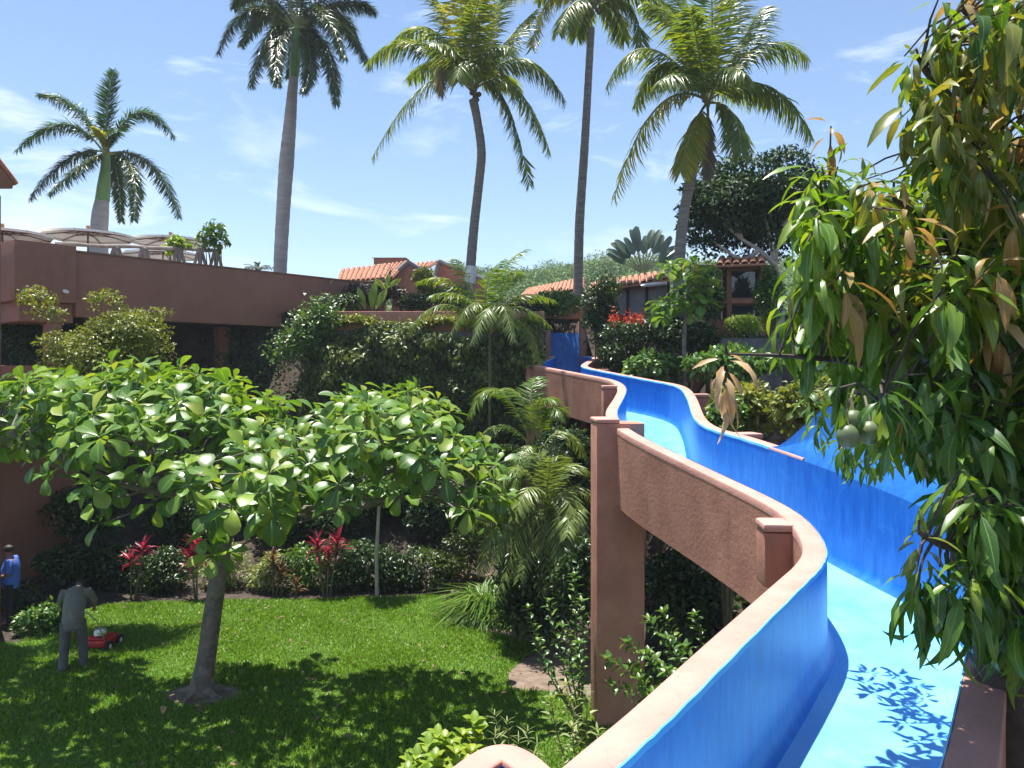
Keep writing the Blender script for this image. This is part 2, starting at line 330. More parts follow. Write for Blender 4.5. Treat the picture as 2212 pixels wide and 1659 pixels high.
BIGT = leaf_mat('dark_tree_leaf', [(0, G(.012, .042, .012)), (.6, G(.024, .066, .016)), (1, G(.06, .12, .025))], .25, .5, spec=.3)
LITTER = leaf_mat('leaf_litter', [(0, G(.12, .07, .04)), (1, G(.32, .21, .13))], .1, .8)

def sm(a, b, x):
    t = np.clip((np.asarray(x, float)-a)/(b-a), 0, 1); return t*t*(3-2*t)

def gz(x, y):
    """terrain height: flat lawn, a bank behind it, the upper garden beyond the retaining wall and the slope right of the slide"""
    x = np.asarray(x, float); y = np.asarray(y, float)
    z = 1.3*sm(19.6, 24, y)
    z = z+sm(3.2, 7, x)*(.8*sm(6, 11, y)+2.9*sm(11, 17, y)+1.6*sm(17, 23, y))
    up = sm(24.55, 24.9, y-2.1*(sm(.5, .95, x)*(1-sm(2.5, 2.95, x))))
    return z*(1-up)+(7.25+.012*np.maximum(y-25, 0))*up

def ground(x, y): return float(gz(x, y))

# ------------------------------------------------------------------ ground, lawn, beds
def grid_sheet(name, x0, x1, y0, y1, step, mat, zf, jitter=0, **kw):
    nx = int(round((x1-x0)/step))+1; ny = int(round((y1-y0)/step))+1
    X, Y = np.meshgrid(np.linspace(x0, x1, nx), np.linspace(y0, y1, ny)); Z = zf(X, Y)
    v = np.stack([X.ravel(), Y.ravel(), Z.ravel()], 1)
    f = [(j*nx+i, j*nx+i+1, (j+1)*nx+i+1, (j+1)*nx+i) for j in range(ny-1) for i in range(nx-1)]
    me = bpy.data.meshes.new(name); me.from_pydata(v.tolist(), [], f); me.polygons.foreach_set('use_smooth', [True]*len(f))
    return link(name, me, None, mat, **kw)
grid_sheet('ground', -46, 46, -14, 66, .5, SOIL, lambda X, Y: gz(X, Y)+.03*np.sin(X*3.1+Y)*np.sin(Y*2.3), kind='structure')
m = MB(); m.add([(-2500, -2500, -.6), (2500, -2500, -.6), (2500, 2500, -.6), (-2500, 2500, -.6)], [(0, 1, 2, 3)]); m.build('land', SOIL, smooth=False, kind='structure')

BED = [gat(*p) for p in ((1046, 1366), (1105, 1382), (1165, 1402), (1128, 1432), (1098, 1460), (1104, 1492), (1190, 1500), (1275, 1512), (1300, 1440), (1240, 1360), (1120, 1342))]
LAWN = [Vector(p) for p in ((-16, 6.5, 0), (2.6, 6.5, 0), (2.6, 11.8, 0), (1.3, 13.5, 0))] + [gat(*p) for p in ((1190, 1360), (1010, 1318), (1005, 1292), (900, 1290), (760, 1296), (600, 1298), (470, 1300), (330, 1304), (220, 1312), (130, 1340), (40, 1392))] + [Vector((-16, 15.6, 0))]
def inpoly(x, y, P):
    x = np.asarray(x); y = np.asarray(y); c = np.zeros(x.shape, bool); n = len(P)
    for i in range(n):
        a, b = P[i], P[(i+1) % n]
        k = ((a.y > y) != (b.y > y)) & (x < (b.x-a.x)*(y-a.y)/((b.y-a.y) if abs(b.y-a.y) > 1e-9 else 1e-9)+a.x); c ^= k
    return c
def poly_sheet(name, P, z, mat):
    P = curve(P+[P[0]], 5)[:-1]
    bm = bmesh.new(); vs = [bm.verts.new((p.x+random.uniform(-.03, .03), p.y+random.uniform(-.03, .03), z)) for p in P]; bm.faces.new(vs)
    bmesh.ops.triangulate(bm, faces=bm.faces); me = bpy.data.meshes.new(name); bm.normal_update()
    for f in bm.faces:
        if f.normal.z < 0: f.normal_flip()
    bm.to_mesh(me); bm.free()
    return link(name, me, None, mat, kind='structure')
poly_sheet('lawn', LAWN, .036, TURF)
poly_sheet('soil_bed', BED, .044, SOIL2)
TB = gat(437, 1502)                    # foot of the almond tree
poly_sheet('bare_soil', [TB+Vector((math.cos(a)*r, math.sin(a)*r*.75, 0)) for a, r in ((0, .75), (.8, .5), (1.6, .45), (2.4, .55), (3.1, .6), (3.9, .55), (4.7, .62), (5.5, .7))], .042, SOIL2)
n = 330000
gx = rng.uniform(-13.5, 2.6, n); gy = 7.5+11.9*rng.random(n)**.9
ok = inpoly(gx, gy, LAWN) & ~inpoly(gx, gy, BED) & (((gx-TB.x)/.7)**2+((gy-TB.y)/.5)**2 > rng.uniform(.5, 1.1, n)) & (np.abs(gx) < .72*gy+1)
gx, gy = gx[ok], gy[ok]; n = len(gx)
pt = .5+.5*np.sin(gx*1.7+1.3*np.sin(gy*1.1))*np.sin(gy*1.9+gx*.6)
d = np.stack([rng.normal(0, .5, n), rng.normal(0, .5, n), np.ones(n)], 1)
GB = leaf_template([(0, .10), (.5, .085), (1, .01)], droop=.5, fold=.2)
V_, F_, U_ = GB; GB = (V_[[0, 2, 3, 5, 7]], [(0, 1, 3, 2), (2, 3, 4)], U_[[0, 2, 3, 5, 7]])
cloud('grass', GB, frames(d, rdir(n), rng.uniform(.045, .10, n)*(.75+.5*pt)), np.stack([gx, gy, np.full(n, .03)], 1), GRASS, kind='stuff', label='sunlit short green lawn grass under the trees', cat='grass')

# ------------------------------------------------------------------ hill and far wood
HX = lambda px, Y: (px-CX)/F*Y
def hillz(X, Y):
    px = X/Y*F+CX
    top = np.interp(px, [700, 900, 980, 1020, 1100, 1180, 1270, 1400, 1560, 1700, 1900, 2300], [640, 596, 578, 566, 580, 572, 556, 548, 556, 560, 575, 590])
    zt = EYE+(HY-top)/F*150-4.2
    return 7.4+(zt-7.4)*sm(62, 150, Y)+1.5*np.sin(X*.09)*np.sin(Y*.07)*sm(62, 100, Y)
nx, ny = 60, 30; v = []; f = []
for j in range(ny):
    Y = 62+j*4.2
    for i in range(nx):
        X = HX(500+i*34, Y); v.append((X, Y, float(hillz(X, Y))-.6))
f = [(j*nx+i, j*nx+i+1, (j+1)*nx+i+1, (j+1)*nx+i) for j in range(ny-1) for i in range(nx-1)]
me = bpy.data.meshes.new('hill'); me.from_pydata(v, [], f); link('hill', me, None, SOIL, kind='structure')
cs = []
for k in range(560):
    Y = 64+90*random.random(); px = random.uniform(760, 2230); X = HX(px, Y)
    cs.append((X, Y, float(hillz(X, Y)), random.uniform(1.8, 4.6)))
cs = np.array(cs); per = 460
c = np.repeat(cs, per, axis=0); n = len(c); dd = rdir(n); dd[:, 2] = np.abs(dd[:, 2])*.9+.0
rr = c[:, 3:4]*rng.uniform(.75, 1.08, (n, 1)); P = c[:, :3]+dd*rr*np.array([1, 1, .85])
cloud('forest', leaf_template(RHOM, .2, .2), frames(unit(dd*.4+rdir(n)), dd, rng.uniform(.3, .6, n)), P, HILLT, kind='stuff', label='hazy green wood covering the hill behind the tiled roofs', cat='forest')

# ------------------------------------------------------------------ water slide
Lp = [at(*p) for p in ((1196, 769, 26.0), (1199, 771, 25.2), (1178, 781, 24.2), (1163, 788, 23.3), (1205, 797, 21.9), (1275, 810, 20.2), (1332, 822, 18.9), (1353, 838, 18.0), (1346, 862, 16.0), (1333, 888, 13.7), (1345, 914, 12.5), (1400, 949, 11.3), (1545, 1018, 9.8), (1685, 1084, 8.4), (1752, 1130, 7.55), (1786, 1184, 6.85), (1776, 1222, 6.3), (1735, 1265, 5.75), (1600, 1400, 4.45), (1450, 1552, 3.62), (1335, 1659, 3.2))]
Rp = [at(*p) for p in ((1253, 768, 26.0), (1268, 770, 25.2), (1281, 773, 24.6), (1262, 783, 23.4), (1256, 792, 22.4), (1300, 802, 21.0), (1400, 821, 19.2), (1462, 834, 18.1), (1484, 860, 16.0), (1497, 900, 13.7), (1528, 924, 12.6), (1600, 945, 11.4), (1720, 985, 9.8), (1850, 1032, 8.7), (1975, 1082, 7.8), (2075, 1135, 7.1), (2112, 1190, 6.5), (2106, 1262, 5.85), (2085, 1420, 4.35), (2058, 1550, 3.65), (2030, 1659, 3.2))]
Lp += [Vector((-.55, 1.75, EYE-1.64)), Vector((-1.3, .4, EYE-1.66))]; Rp += [Vector((.75, 1.75, EYE-1.64)), Vector((.05, .3, EYE-1.66))]
def smooth(P, it=2):
    P = [p.copy() for p in P]
    for _ in range(it):
        P = [P[0]]+[(P[i-1]+2*P[i]+P[i+1])/4 for i in range(1, len(P)-1)]+[P[-1]]
    return P
PER = 9
Lc = smooth(curve(Lp, PER), 6); Rc = smooth(curve(Rp, PER), 6)
def normals(C, sgn):
    o = []
    for i in range(len(C)):
        t = C[min(i+1, len(C)-1)]-C[max(i-1, 0)]; t.z = 0; t.normalize(); o.append(Vector((t.y, -t.x, 0))*sgn)
    # smooth
    for _ in range(4):
        o = [(o[max(i-1, 0)]+o[i]*2+o[min(i+1, len(o)-1)]).normalized() for i in range(len(o))]
    return o
NL = normals(Lc, 1)       # heading towards the viewer, outward of the left wall
NR = normals(Rc, -1)
if (Lc[100]-Rc[100]).dot(NL[100]) < 0: NL = [-x for x in NL]
if (Rc[100]-Lc[100]).dot(NR[100]) < 0: NR = [-x for x in NR]
slide = thing('water_slide', 'long blue water slide with salmon coping winding down through the garden on tall pillars', 'water slide', (2.0, 8, 0))
CW, CT, PH = .20, .085, 1.18
def loft(C, NN, prof, i0=0, i1=None, capends=True):
    i1 = len(C) if i1 is None else i1; k = len(prof); v = []; f = []
    for i in range(i0, i1):
        for a, z in prof: v.append(C[i]+NN[i]*a+Vector((0, 0, z)))
    for i in range(i1-i0-1):
        for j in range(k-1): f.append((i*k+j, i*k+j+1, (i+1)*k+j+1, (i+1)*k+j))
    if capends:
        f.append(tuple(range(k))); f.append(tuple((i1-i0-1)*k+j for j in reversed(range(k))))
    return v, f
capp = [(0, -CT), (0, -.014), (.006, -.004), (.016, 0), (CW-.018, 0), (CW-.007, -.004), (CW-.001, -.015), (CW-.001, -CT)]
wallp = [(.004, -CT), (CW-.004, -CT), (CW-.004, -PH), (.004, -PH)]
I12 = 12*PER+2; I17 = 16*PER+6
def band(C, NN, i0, i1, nm='side'):
    a = MB(); a.add(*loft(C, NN, wallp+[wallp[0]], i0, i1)); a.build('side_wall', PINK, slide)
    a = MB(); a.add(*loft(C, NN, capp, i0, i1)); a.build('coping', CAPM, slide)
band(Lc, NL, 0, len(Lc)); band(Rc, NR, 0, I12); band(Rc, NR, I17, len(Rc))
# channel lining: left face, fillet, floor, fillet, right face
v = []; prof_n = 0; FD = .86
rows = []
for i in range(len(Lc)):
    l, r = Lc[i], Rc[i]; ax = (r-l); ax.z = 0; wid = ax.length; ax.normalize()
    zl, zr = l.z, r.z; zf = min(zl, zr)-FD
    row = [l+Vector((0, 0, -.03))]
    for a in (.25, .5): row.append(Vector((l.x, l.y, zl-.03+(zf+.16-zl)*a))+ax*.004)
    for a in range(5):
        th = a/4*math.pi/2; row.append(Vector((l.x, l.y, zf))+ax*(.13*(1-math.cos(th))+.004)+Vector((0, 0, .16*(1-math.sin(th)))))
    nfl = len(row)-1
    for a in (.3, .5, .7): row.append(Vector((l.x, l.y, zf-.02*math.sin(a*math.pi)))+ax*wid*a)
    for a in range(4, -1, -1):
        th = a/4*math.pi/2; row.append(Vector((r.x, r.y, zf))-ax*(.13*(1-math.cos(th))+.004)+Vector((0, 0, .16*(1-math.sin(th)))))
    for a in (.5, .25): row.append(Vector((r.x, r.y, zr-.03+(zf+.16-zr)*a))-ax*.004)
    row.append(r+Vector((0, 0, -.03))); rows.append(row)
k = len(rows[0]); vv = [p for r in rows for p in r]
def strip(j0, j1):
    a = MB(); q = j1-j0+1
    a.add([p for r in rows for p in r[j0:j1+1]], [(i*q+j, i*q+j+1, (i+1)*q+j+1, (i+1)*q+j) for i in range(len(rows)-1) for j in range(q-1)]); return a
for C_, N_ in ((Lc, NL), (Rc, NR)):
    a = MB(); a.add([C_[i]-N_[i]*o_+Vector((0, 0, z_-.003*math.sin(i*1.7))) for i in range(len(C_)) for o_, z_ in ((-.006, .0015), (.003, -.004), (.008, -.035))], [(i*3+j, i*3+j+1, (i+1)*3+j+1, (i+1)*3+j) for i in range(len(C_)-1) for j in range(2) if C_ is Lc or not I12-7 < i < I17+3]); a.build('pale_edge', BLUEF, slide)  # thin pale blue line along the inner edge of the coping
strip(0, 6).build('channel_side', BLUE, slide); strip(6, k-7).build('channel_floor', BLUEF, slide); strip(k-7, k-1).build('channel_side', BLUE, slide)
# raised splash guard round the outside of the bend (all blue)
gp = []
seg = range(I12-6, I17+5); mseg = len(seg); v = []
for q, i in enumerate(seg):
    u = q/(mseg-1); h = .66*float(sm(0, .13, u))*(1-float(sm(.86, 1, u))) ; o = NR[i]; b = Rc[i]
    v += [b+Vector((0, 0, -.10)), b+o*.02+Vector((0, 0, -.01)), b+o*(.02+.30*h)+Vector((0, 0, .36*h)), b+o*(.02+.36*h)+Vector((0, 0, .5*h)), b+o*(.02+.38*h)+Vector((0, 0, h)), b+o*(.14+.38*h)+Vector((0, 0, h)), b+o*.24+Vector((0, 0, -.3))+o*.25*h, b+o*.2+Vector((0, 0, -PH))]
a = MB(); a.add(v, [(i*8+j, i*8+j+1, (i+1)*8+j+1, (i+1)*8+j) for i in range(mseg-1) for j in range(7)])
a.build('splash_guard', BLUE, slide, label='raised blue splash guard round the outer bend')
# piers and pillars
def pier(C, NN, i, out_, along, ztop, zbot, w0=.02, name='pillar', mat=PINK, capd=True, rot=0):
    t = C[min(i+1, len(C)-1)]-C[i-1]; t.z = 0; t.normalize(); nn = NN[i]
    if rot:
        q = Matrix.Rotation(math.radians(rot), 3, 'Z'); t = q @ t; nn = q @ nn
    M = Matrix(((nn.x, t.x, 0, C[i].x), (nn.y, t.y, 0, C[i].y), (0, 0, 1, C[i].z), (0, 0, 0, 1)))
    a = MB(); a.box((w0, -along/2, zbot-C[i].z), (out_, along/2, ztop), 0, M); a.build(name, mat, slide, bevel=.034)
iB, iD, iE, iG = 3*PER, 7*PER-2, 9*PER+2, 14*PER
# tall pillar under the bend: two faces seen, rectangular cap level with the coping
def pillar(px0, px1, Y, depth, ztop, rot):
    c0 = at(px0, 900, Y); wd = (px1-px0)/F*Y
    M = Matrix.Translation((c0.x, c0.y, 0)) @ Matrix.Rotation(math.radians(rot), 4, 'Z')
    zb = ground(c0.x, c0.y)-.3
    a = MB(); a.box((0, 0, zb), (wd, depth, ztop-.07), 0, M); a.build('pillar', PINK, slide, bevel=.025)
    return M, wd, depth, ztop
zE = Lc[iE].z
M, wd, dp, zt = pillar(1289, 1394, 12.05, .62, zE-.005, 3)
a = MB(); a.box((-.01, -.012, zt-.07), (.36, dp+.05, zt-.004), 0, M); a.build('pillar_cap', CAPM, slide, bevel=.032)
zB = Lc[iB].z
M, wd, dp, zt = pillar(1137, 1172, 23.2, .5, zB-.005, 4)
a = MB(); a.box((-.01, -.012, zt-.06), (.42, dp+.05, zt-.004), 0, M); a.build('pillar_cap', CAPM, slide, bevel=.032)
for C, NN, i, o_, al, hb in ((Lc, NL, iD-1, .52, .34, 1.25), (Lc, NL, iG-1, .46, .36, .62), (Rc, NR, 7*PER+6, .5, .3, 1.1), (Rc, NR, 11*PER-4, .55, .34, 1.1), (Rc, NR, 5*PER-4, .5, .3, 1.1)):
    pier(C, NN, i, o_, al, -.003-CT, C[i].z-hb, CW-.02, 'corner_pier')
    pier(C, NN, i, o_+.01, al+.02, -.004, C[i].z-CT+.002, CW-.03, 'pier_cap', CAPM)
# more supports down to the ground, under the channel
for i in (6*PER, 16*PER+4, 18*PER+5):
    c = (Lc[i]+Rc[i])/2; z0 = ground(c.x, c.y)-.3; a = MB(); a.box((c.x-.3, c.y-.3, z0), (c.x+.3, c.y+.3, c.z-PH+.05)); a.build('pillar', PINK, slide, bevel=.02)
a = MB(); Lb = [(p-NL[i]*-.1)+Vector((0, 0, -PH-.004)) for i, p in enumerate(Lc)]; Rb = [(p+NR[i]*.1)+Vector((0, 0, -PH-.004)) for i, p in enumerate(Rc)]
for i in range(len(Lb)):
    z = min(Lb[i].z, Rb[i].z); Lb[i].z = z; Rb[i].z = z
a.add(Lb+Rb, [(i, i+1, len(Lb)+i+1, len(Lb)+i) for i in range(len(Lb)-1)]); a.build('underside', PINK, slide)
# steep chute at the head of the slide
x0, x1 = at(1189, 800, 26).x, at(1253, 800, 26).x; zt = at(0, 719, 26.6).z; zb = Lc[0].z-FD
fl = [(25.6, zb-.04), (25.9, zb+.12), (26.15, zb+.5), (26.4, zb+1.1), (26.6, zt)]
a = MB(); a.add([(x, y, z) for y, z in fl for x in (x0, x1)], [(2*i, 2*i+1, 2*i+3, 2*i+2) for i in range(4)]); a.build('chute_floor', BLUE, slide)
for xa, xb in ((x0-.17, x0-.003), (x1+.003, x1+.19)):
    a = MB(); a.box((xa, 25.75, 3.5), (xb, 27.4, zt+(.05 if xa < x0 else .4))); a.build('chute_wall', PINK, slide, bevel=.02)
a = MB(); a.box((x0-.6, 27.0, 3.5), (x1+.25, 27.3, 7.7)); a.build('head_wall', PINK, slide, bevel=.03)
# lower bend of the slide, just showing at the bottom edge
low = thing('water_slide', 'rounded salmon coping end of a lower slide bend at the bottom edge', 'water slide', (-.1, 4.2, 0))
hp = [at(*p) for p in ((940, 1760, 4.25), (985, 1690, 4.4), (1040, 1634, 4.62), (1085, 1618, 4.72), (1128, 1636, 4.62), (1165, 1664, 4.45), (1215, 1700, 4.25), (1290, 1790, 3.95))]
for p in hp: p.z = 3.22-.02*abs(p.x)
hc = smooth(curve(hp, 7), 3); nh = normals(hc, 1)
if nh[len(nh)//2].y < 0: nh = [-x for x in nh]
a = MB(); a.add(*loft(hc, nh, [(x-.1, z) for x, z in wallp+[wallp[0]]])); a.build('side_wall', PINK, low)
a = MB(); a.add(*loft(hc, nh, [(x-.1, z) for x, z in capp])); a.build('coping', CAPM, low)
a = MB(); a.add(*loft(hc, nh, [(-.104, -.03), (-.108, -.5), (-.14, -.85), (-.25, -.93), (-.6, -.95)], capends=False)); a.build('channel_side', BLUE, low)

# ------------------------------------------------------------------ terrace building on the left
u = Vector((.645, .764, 0)); nrm = Vector((.764, -.645, 0)); O0 = Vector((-11.27, 20.3, 0))
MT = Matrix(((u.x, -nrm.x, 0, O0.x), (u.y, -nrm.y, 0, O0.y), (0, 0, 1, 0), (0, 0, 0, 1)))   # local: s along, d into the building, z
tb = thing('terrace_building', 'rose brown terrace building with a deep plain parapet beam over dark openings', 'building', (O0.x, O0.y, 0))
def tbox(name, lo, hi, mat=BEAM, bev=.025, parent=tb, **k):
    a = MB(); a.box(lo, hi, 0, MT); return a.build(name, mat, parent, bevel=bev, **k)
tbox('parapet_beam', (.02, 0, 6.88), (10.4, .32, 8.55))
tbox('parapet_coping', (.02, -.02, 8.551), (10.4, .34, 8.60), DWOOD, 0)
tbox('corner_parapet', (-1.42, -.10, 7.22), (0.0, 4.5, 8.70))
tbox('lintel', (-1.25, .12, 6.72), (.0, 4.3, 7.215), BEAM)
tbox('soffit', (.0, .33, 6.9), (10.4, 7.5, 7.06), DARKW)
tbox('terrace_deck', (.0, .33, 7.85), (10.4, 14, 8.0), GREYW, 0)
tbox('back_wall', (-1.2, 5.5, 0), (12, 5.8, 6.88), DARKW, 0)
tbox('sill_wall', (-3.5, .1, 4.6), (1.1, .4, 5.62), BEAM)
tbox('added_shade_slab', (-4.5, -1.5, 4.42), (.5, .98, 4.58), BEAM)  # added overhang, put in to shade the lower wall
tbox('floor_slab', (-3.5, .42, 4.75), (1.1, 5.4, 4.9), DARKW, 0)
tbox('column', (-.62, .14, 5.63), (-.26, .42, 6.715), BEAM)
tbox('column', (.40, .14, 5.63), (.72, .45, 6.87), BEAM)
tbox('column', (4.7, 1.2, 0), (5.1, 1.6, 6.87), BEAM)
tbox('lower_wall', (-4.5, 1.0, 0), (.42, 1.3, 4.59), BEAM)
a = MB(); a.ball((0, 0, 0), (.085, .05, .05), 12); o = a.build('wall_lamp', WHITE, None)
o.location = MT @ Vector((-.28, -.16, 7.50)); o.rotation_euler = (.3, .35, .87); o['label'] = 'small white security lamp on the rose brown corner parapet'; o['category'] = 'lamp'
a = MB(); a.add([at(-60, 330, 15), at(-5, 352, 15.5), at(30, 398, 16), at(26, 408, 16.0), at(-60, 408, 15.3), at(-60, 330, 17), at(-5, 352, 17.5), at(30, 398, 17.2), at(26, 408, 17.2), at(-60, 408, 17.3)],
    [(0, 1, 2, 3, 4), (5, 9, 8, 7, 6), (1, 0, 5, 6), (2, 1, 6, 7), (3, 2, 7, 8), (4, 3, 8, 9), (0, 4, 9, 5)])
eave = thing('roof_eave', 'brown roof eave corner jutting in at the left edge under the sky', 'roof', at(-40, 400, 16)); a.build('eave_board', BEAM, eave)
a = MB(); a.tube([at(-60, 322, 15.4), at(-5, 346, 15.9), at(33, 396, 16.4)], .07, 6); a.build('ridge_tile', TILE, eave)
a = MB(); p = at(-60, 408, 16.2); a.box((p.x-.4, p.y-.5, -.2), (p.x+.2, p.y+.6, p.z-.01)); a.build('column', BEAM, eave)

# log railing on the terrace
rail = thing('log_railing', 'weathered log rail on splayed timber trestles along the terrace edge', 'railing', MT @ Vector((3, 1.2, 8.0)))
A, B = at(120, 527, 20.9), at(476, 541, 24.3)
a = MB(); pts = [A.lerp(B, t)+Vector((0, 0, .015*math.sin(t*19))) for t in np.linspace(0, 1, 12)]; a.tube(pts, [.055+.008*math.sin(i*2.1) for i in range(12)], 8); a.build('rail', WOOD, rail)
for t in (.335, .50, .72, .86, .97):
    c = A.lerp(B, t); g = MB()
    for s_, r in ((-.34, .05), (0, .065), (.34, .05)):
        g.tube([c+u*s_*.15+Vector((0, 0, -.02)), Vector((c.x, c.y, 8.0))+u*s_*1.1], r, 7)
    g.ball(c+Vector((0, 0, -.06)), .09, 8); g.build('trestle', WOOD, rail)

# umbrellas
def umbrella(px, apexpy, Y, R, rise, label, tilt=0, n=8, zbase=8.0):
    top = at(px, apexpy, Y); c = Vector((top.x, top.y, zbase)); t = thing('patio_umbrella', label, 'umbrella', c, 'cream umbrellas on the terrace')
    zt = top.z-.16; zr = zt-rise
    v = [Vector((top.x, top.y, zt))]; f = []
    ring1 = [Vector((top.x+R*.5*math.cos(2*math.pi*(j+.3)/n), top.y+R*.5*math.sin(2*math.pi*(j+.3)/n), zt-rise*.42)) for j in range(n)]
    ring2 = [Vector((top.x+R*math.cos(2*math.pi*(j+.3)/n), top.y+R*math.sin(2*math.pi*(j+.3)/n), zr)) for j in range(n)]
    mid1 = [(ring1[j]+ring1[(j+1) % n])/2+Vector((0, 0, -.015)) for j in range(n)]; mid2 = [(ring2[j]+ring2[(j+1) % n])/2*1.0+Vector((0, 0, .015)) for j in range(n)]
    val = [p+Vector((0, 0, -.07)) for p in ring2]; valm = [p+Vector((0, 0, -.07)) for p in mid2]
    v += ring1+mid1+ring2+mid2+val+valm
    for j in range(n):
        k = (j+1) % n; r1, m1, r2, m2, va, vm = 1+j, 1+n+j, 1+2*n+j, 1+3*n+j, 1+4*n+j, 1+5*n+j
        f += [(0, r1, m1), (0, m1, 1+k), (r1, r2, m2, m1), (m1, m2, 1+2*n+k, 1+k), (r2, va, vm, m2), (m2, vm, 1+4*n+k, 1+2*n+k)]
    a = MB(); a.add(v, f); a.build('canopy', CANV, t, smooth=False)
    a = MB(); a.tube([c, Vector((top.x, top.y, zt+.02))], .03, 8); a.build('pole', DWOOD, t)
    a = MB(); a.ball((top.x, top.y, zt+.09), (.06, .06, .07), 8); a.build('finial', DWOOD, t)
    for j in range(n):
        a = MB(); a.tube([Vector((top.x, top.y, zt-.05)), ring1[j]+Vector((0, 0, -.03)), ring2[j]+Vector((0, 0, -.03))], .016, 5); a.build('rib', DWOOD, t)
        a = MB(); a.tube([Vector((top.x, top.y, zr-.12)), ring1[j]*.5+ring2[j]*.5+Vector((0, 0, -.04))] if False else [Vector((top.x, top.y, zr+.02)), ring1[j]+Vector((0, 0, -.04))], .012, 5); a.build('strut', DWOOD, t)
    return t
umbrella(5, 482, 22.6, 1.35, .17, 'cream terrace umbrella half cut off by the left edge of the picture')
umbrella(190, 486, 24.2, 1.38, .17, 'cream umbrella in front of the short royal palm trunk')
umbrella(368, 500, 26.2, 1.36, .17, 'cream umbrella behind the papaya saplings on the terrace')
umbrella(352, 532, 30.5, 1.5, .17, 'low white umbrella seen through the log railing trestles', zbase=7.9)

# ------------------------------------------------------------------ garden walls
rw = thing('retaining_wall', 'long salmon retaining wall with ivy covering all but its top band', 'wall', (-2, 24.5, 1.2))
a = MB(); a.box((-6.3, 24.3, 0), (.98, 24.62, 6.75)); a.build('wall', GREYW, rw, bevel=.02)
a = MB(); a.box((at(700, 0, 24.3).x, 24.2, 6.72), (1.0, 24.66, at(0, 673, 24.3).z)); a.build('top_band', PINK, rw, bevel=.03)
gw = thing('garden_wall', 'low grey rendered wall under the clipped hedge on the right', 'wall', at(1615, 762, 20)); p0, p1 = at(1562, 731, 20), at(1690, 766, 20)
a = MB(); a.box((p0.x, 20, 3.0), (p1.x, 20.3, p0.z)); a.build('wall', STONEW, gw, bevel=.02)

# ------------------------------------------------------------------ houses with tiled roofs
def tile_mesh():
    v = []; n = 6; Lh = .44
    for e, (y, r, z) in enumerate(((0, .098, .0), (Lh, .080, .02))):
        for j in range(n+1):
            th = math.pi*j/n; v.append((r*math.cos(th), y, z+r*.85*math.sin(th)))
    f = [(j, j+1, n+2+j, n+1+j) for j in range(n)]
    # thickness lip at the lower end
    b = len(v); v += [(.8*.098*math.cos(math.pi*j/n), 0, .8*.098*.85*math.sin(math.pi*j/n)) for j in range(n+1)]
    f += [(j+1, j, b+j, b+j+1) for j in range(n)]
    me = bpy.data.meshes.new('roof_tile'); me.from_pydata(v, [], f); me.polygons.foreach_set('use_smooth', [True]*len(f)); me.materials.append(TILE); return me
TM = tile_mesh()
def tile_roof(parent, e0, e1, r0, r1, pitch=.215, rowp=.36):
    """eave e0->e1, ridge r0->r1 (world); a slab with barrel tiles laid on it, each tile an object"""
    up = ((e1-e0).cross(r0-e0)).normalized()
    if up.z < 0: up = -up
    a = MB(); th = up*.06; a.add([e0, e1, r1, r0, e0-th, e1-th, r1-th, r0-th], [(0, 1, 2, 3), (7, 6, 5, 4), (0, 4, 5, 1), (1, 5, 6, 2), (2, 6, 7, 3), (3, 7, 4, 0)])
    rf = a.build('roof', TILE, parent, smooth=False)
    W_ = max((e1-e0).length, (r1-r0).length); H_ = ((r0+r1)/2-(e0+e1)/2).length; nc = max(2, int(W_/pitch)); nr = max(1, int(H_/rowp)); cnt = 0
    for j in range(nr):
        for i in range(nc):
            s0, t0 = (i+.5)/nc, j/nr
            b0 = e0.lerp(e1, s0); b1 = r0.lerp(r1, s0); p = b0.lerp(b1, t0); y = (b1-b0).normalized(); x = y.cross(up).normalized(); z = x.cross(y)
            k = 1+random.uniform(-.06, .06); sc = ((e1-e0).length/nc)/pitch
            Mx = Matrix(((x.x*sc, y.x*k, z.x, p.x), (x.y*sc, y.y*k, z.y, p.y), (x.z*sc, y.z*k, z.z, p.z), (0, 0, 0, 1))) @ Matrix.Rotation(random.uniform(-.035, .035), 4, 'Z')
            o = bpy.data.objects.new('tile', TM); COL.objects.link(o); o.parent = rf; o.matrix_basis = Mx @ Matrix.Translation((0, random.uniform(-.03, .01), .004)); cnt += 1
    return rf
# left house: three small gabled roofs over salmon walls
h1 = thing('tiled_house', 'salmon house with small red tiled gables and a box chimney above the wall', 'house', at(860, 700, 36))
e0, e1, r0, r1 = at(727, 609, 34), at(832, 603, 33), at(737, 583, 36.5), at(848, 571, 35.5); tile_roof(h1, e0, e1, r0, r1, .26, .4)
e0, e1, r0, r1 = at(800, 601, 35), at(848, 600, 34), at(812, 575, 38.5), at(880, 567, 37); tile_roof(h1, e0, e1, r0, r1, .26, .4)
e0, e1, r0, r1 = at(890, 584, 38), at(925, 578, 37.5), at(890, 570, 41), at(948, 565, 40); tile_roof(h1, e0, e1, r0, r1, .26, .4)
a = MB(); p0, p1 = at(811, 574, 40), at(876, 560, 40); a.box((p0.x, 39.5, p0.z-1), (p1.x, 41.5, p1.z)); a.add([(p0.x-.1, 39.4, p1.z), (p1.x+.1, 39.4, p1.z), (p1.x+.1, 41.6, p1.z+.12), (p0.x-.1, 41.6, p1.z+.12)], [(0, 1, 2, 3)]); a.build('chimney', PINK, h1)
a = MB(); a.add([at(727, 609, 34.3), at(835, 603, 33.4), at(835, 690, 33.4), at(727, 690, 34.3)], [(0, 1, 2, 3)]); a.build('wall', PINK, h1)
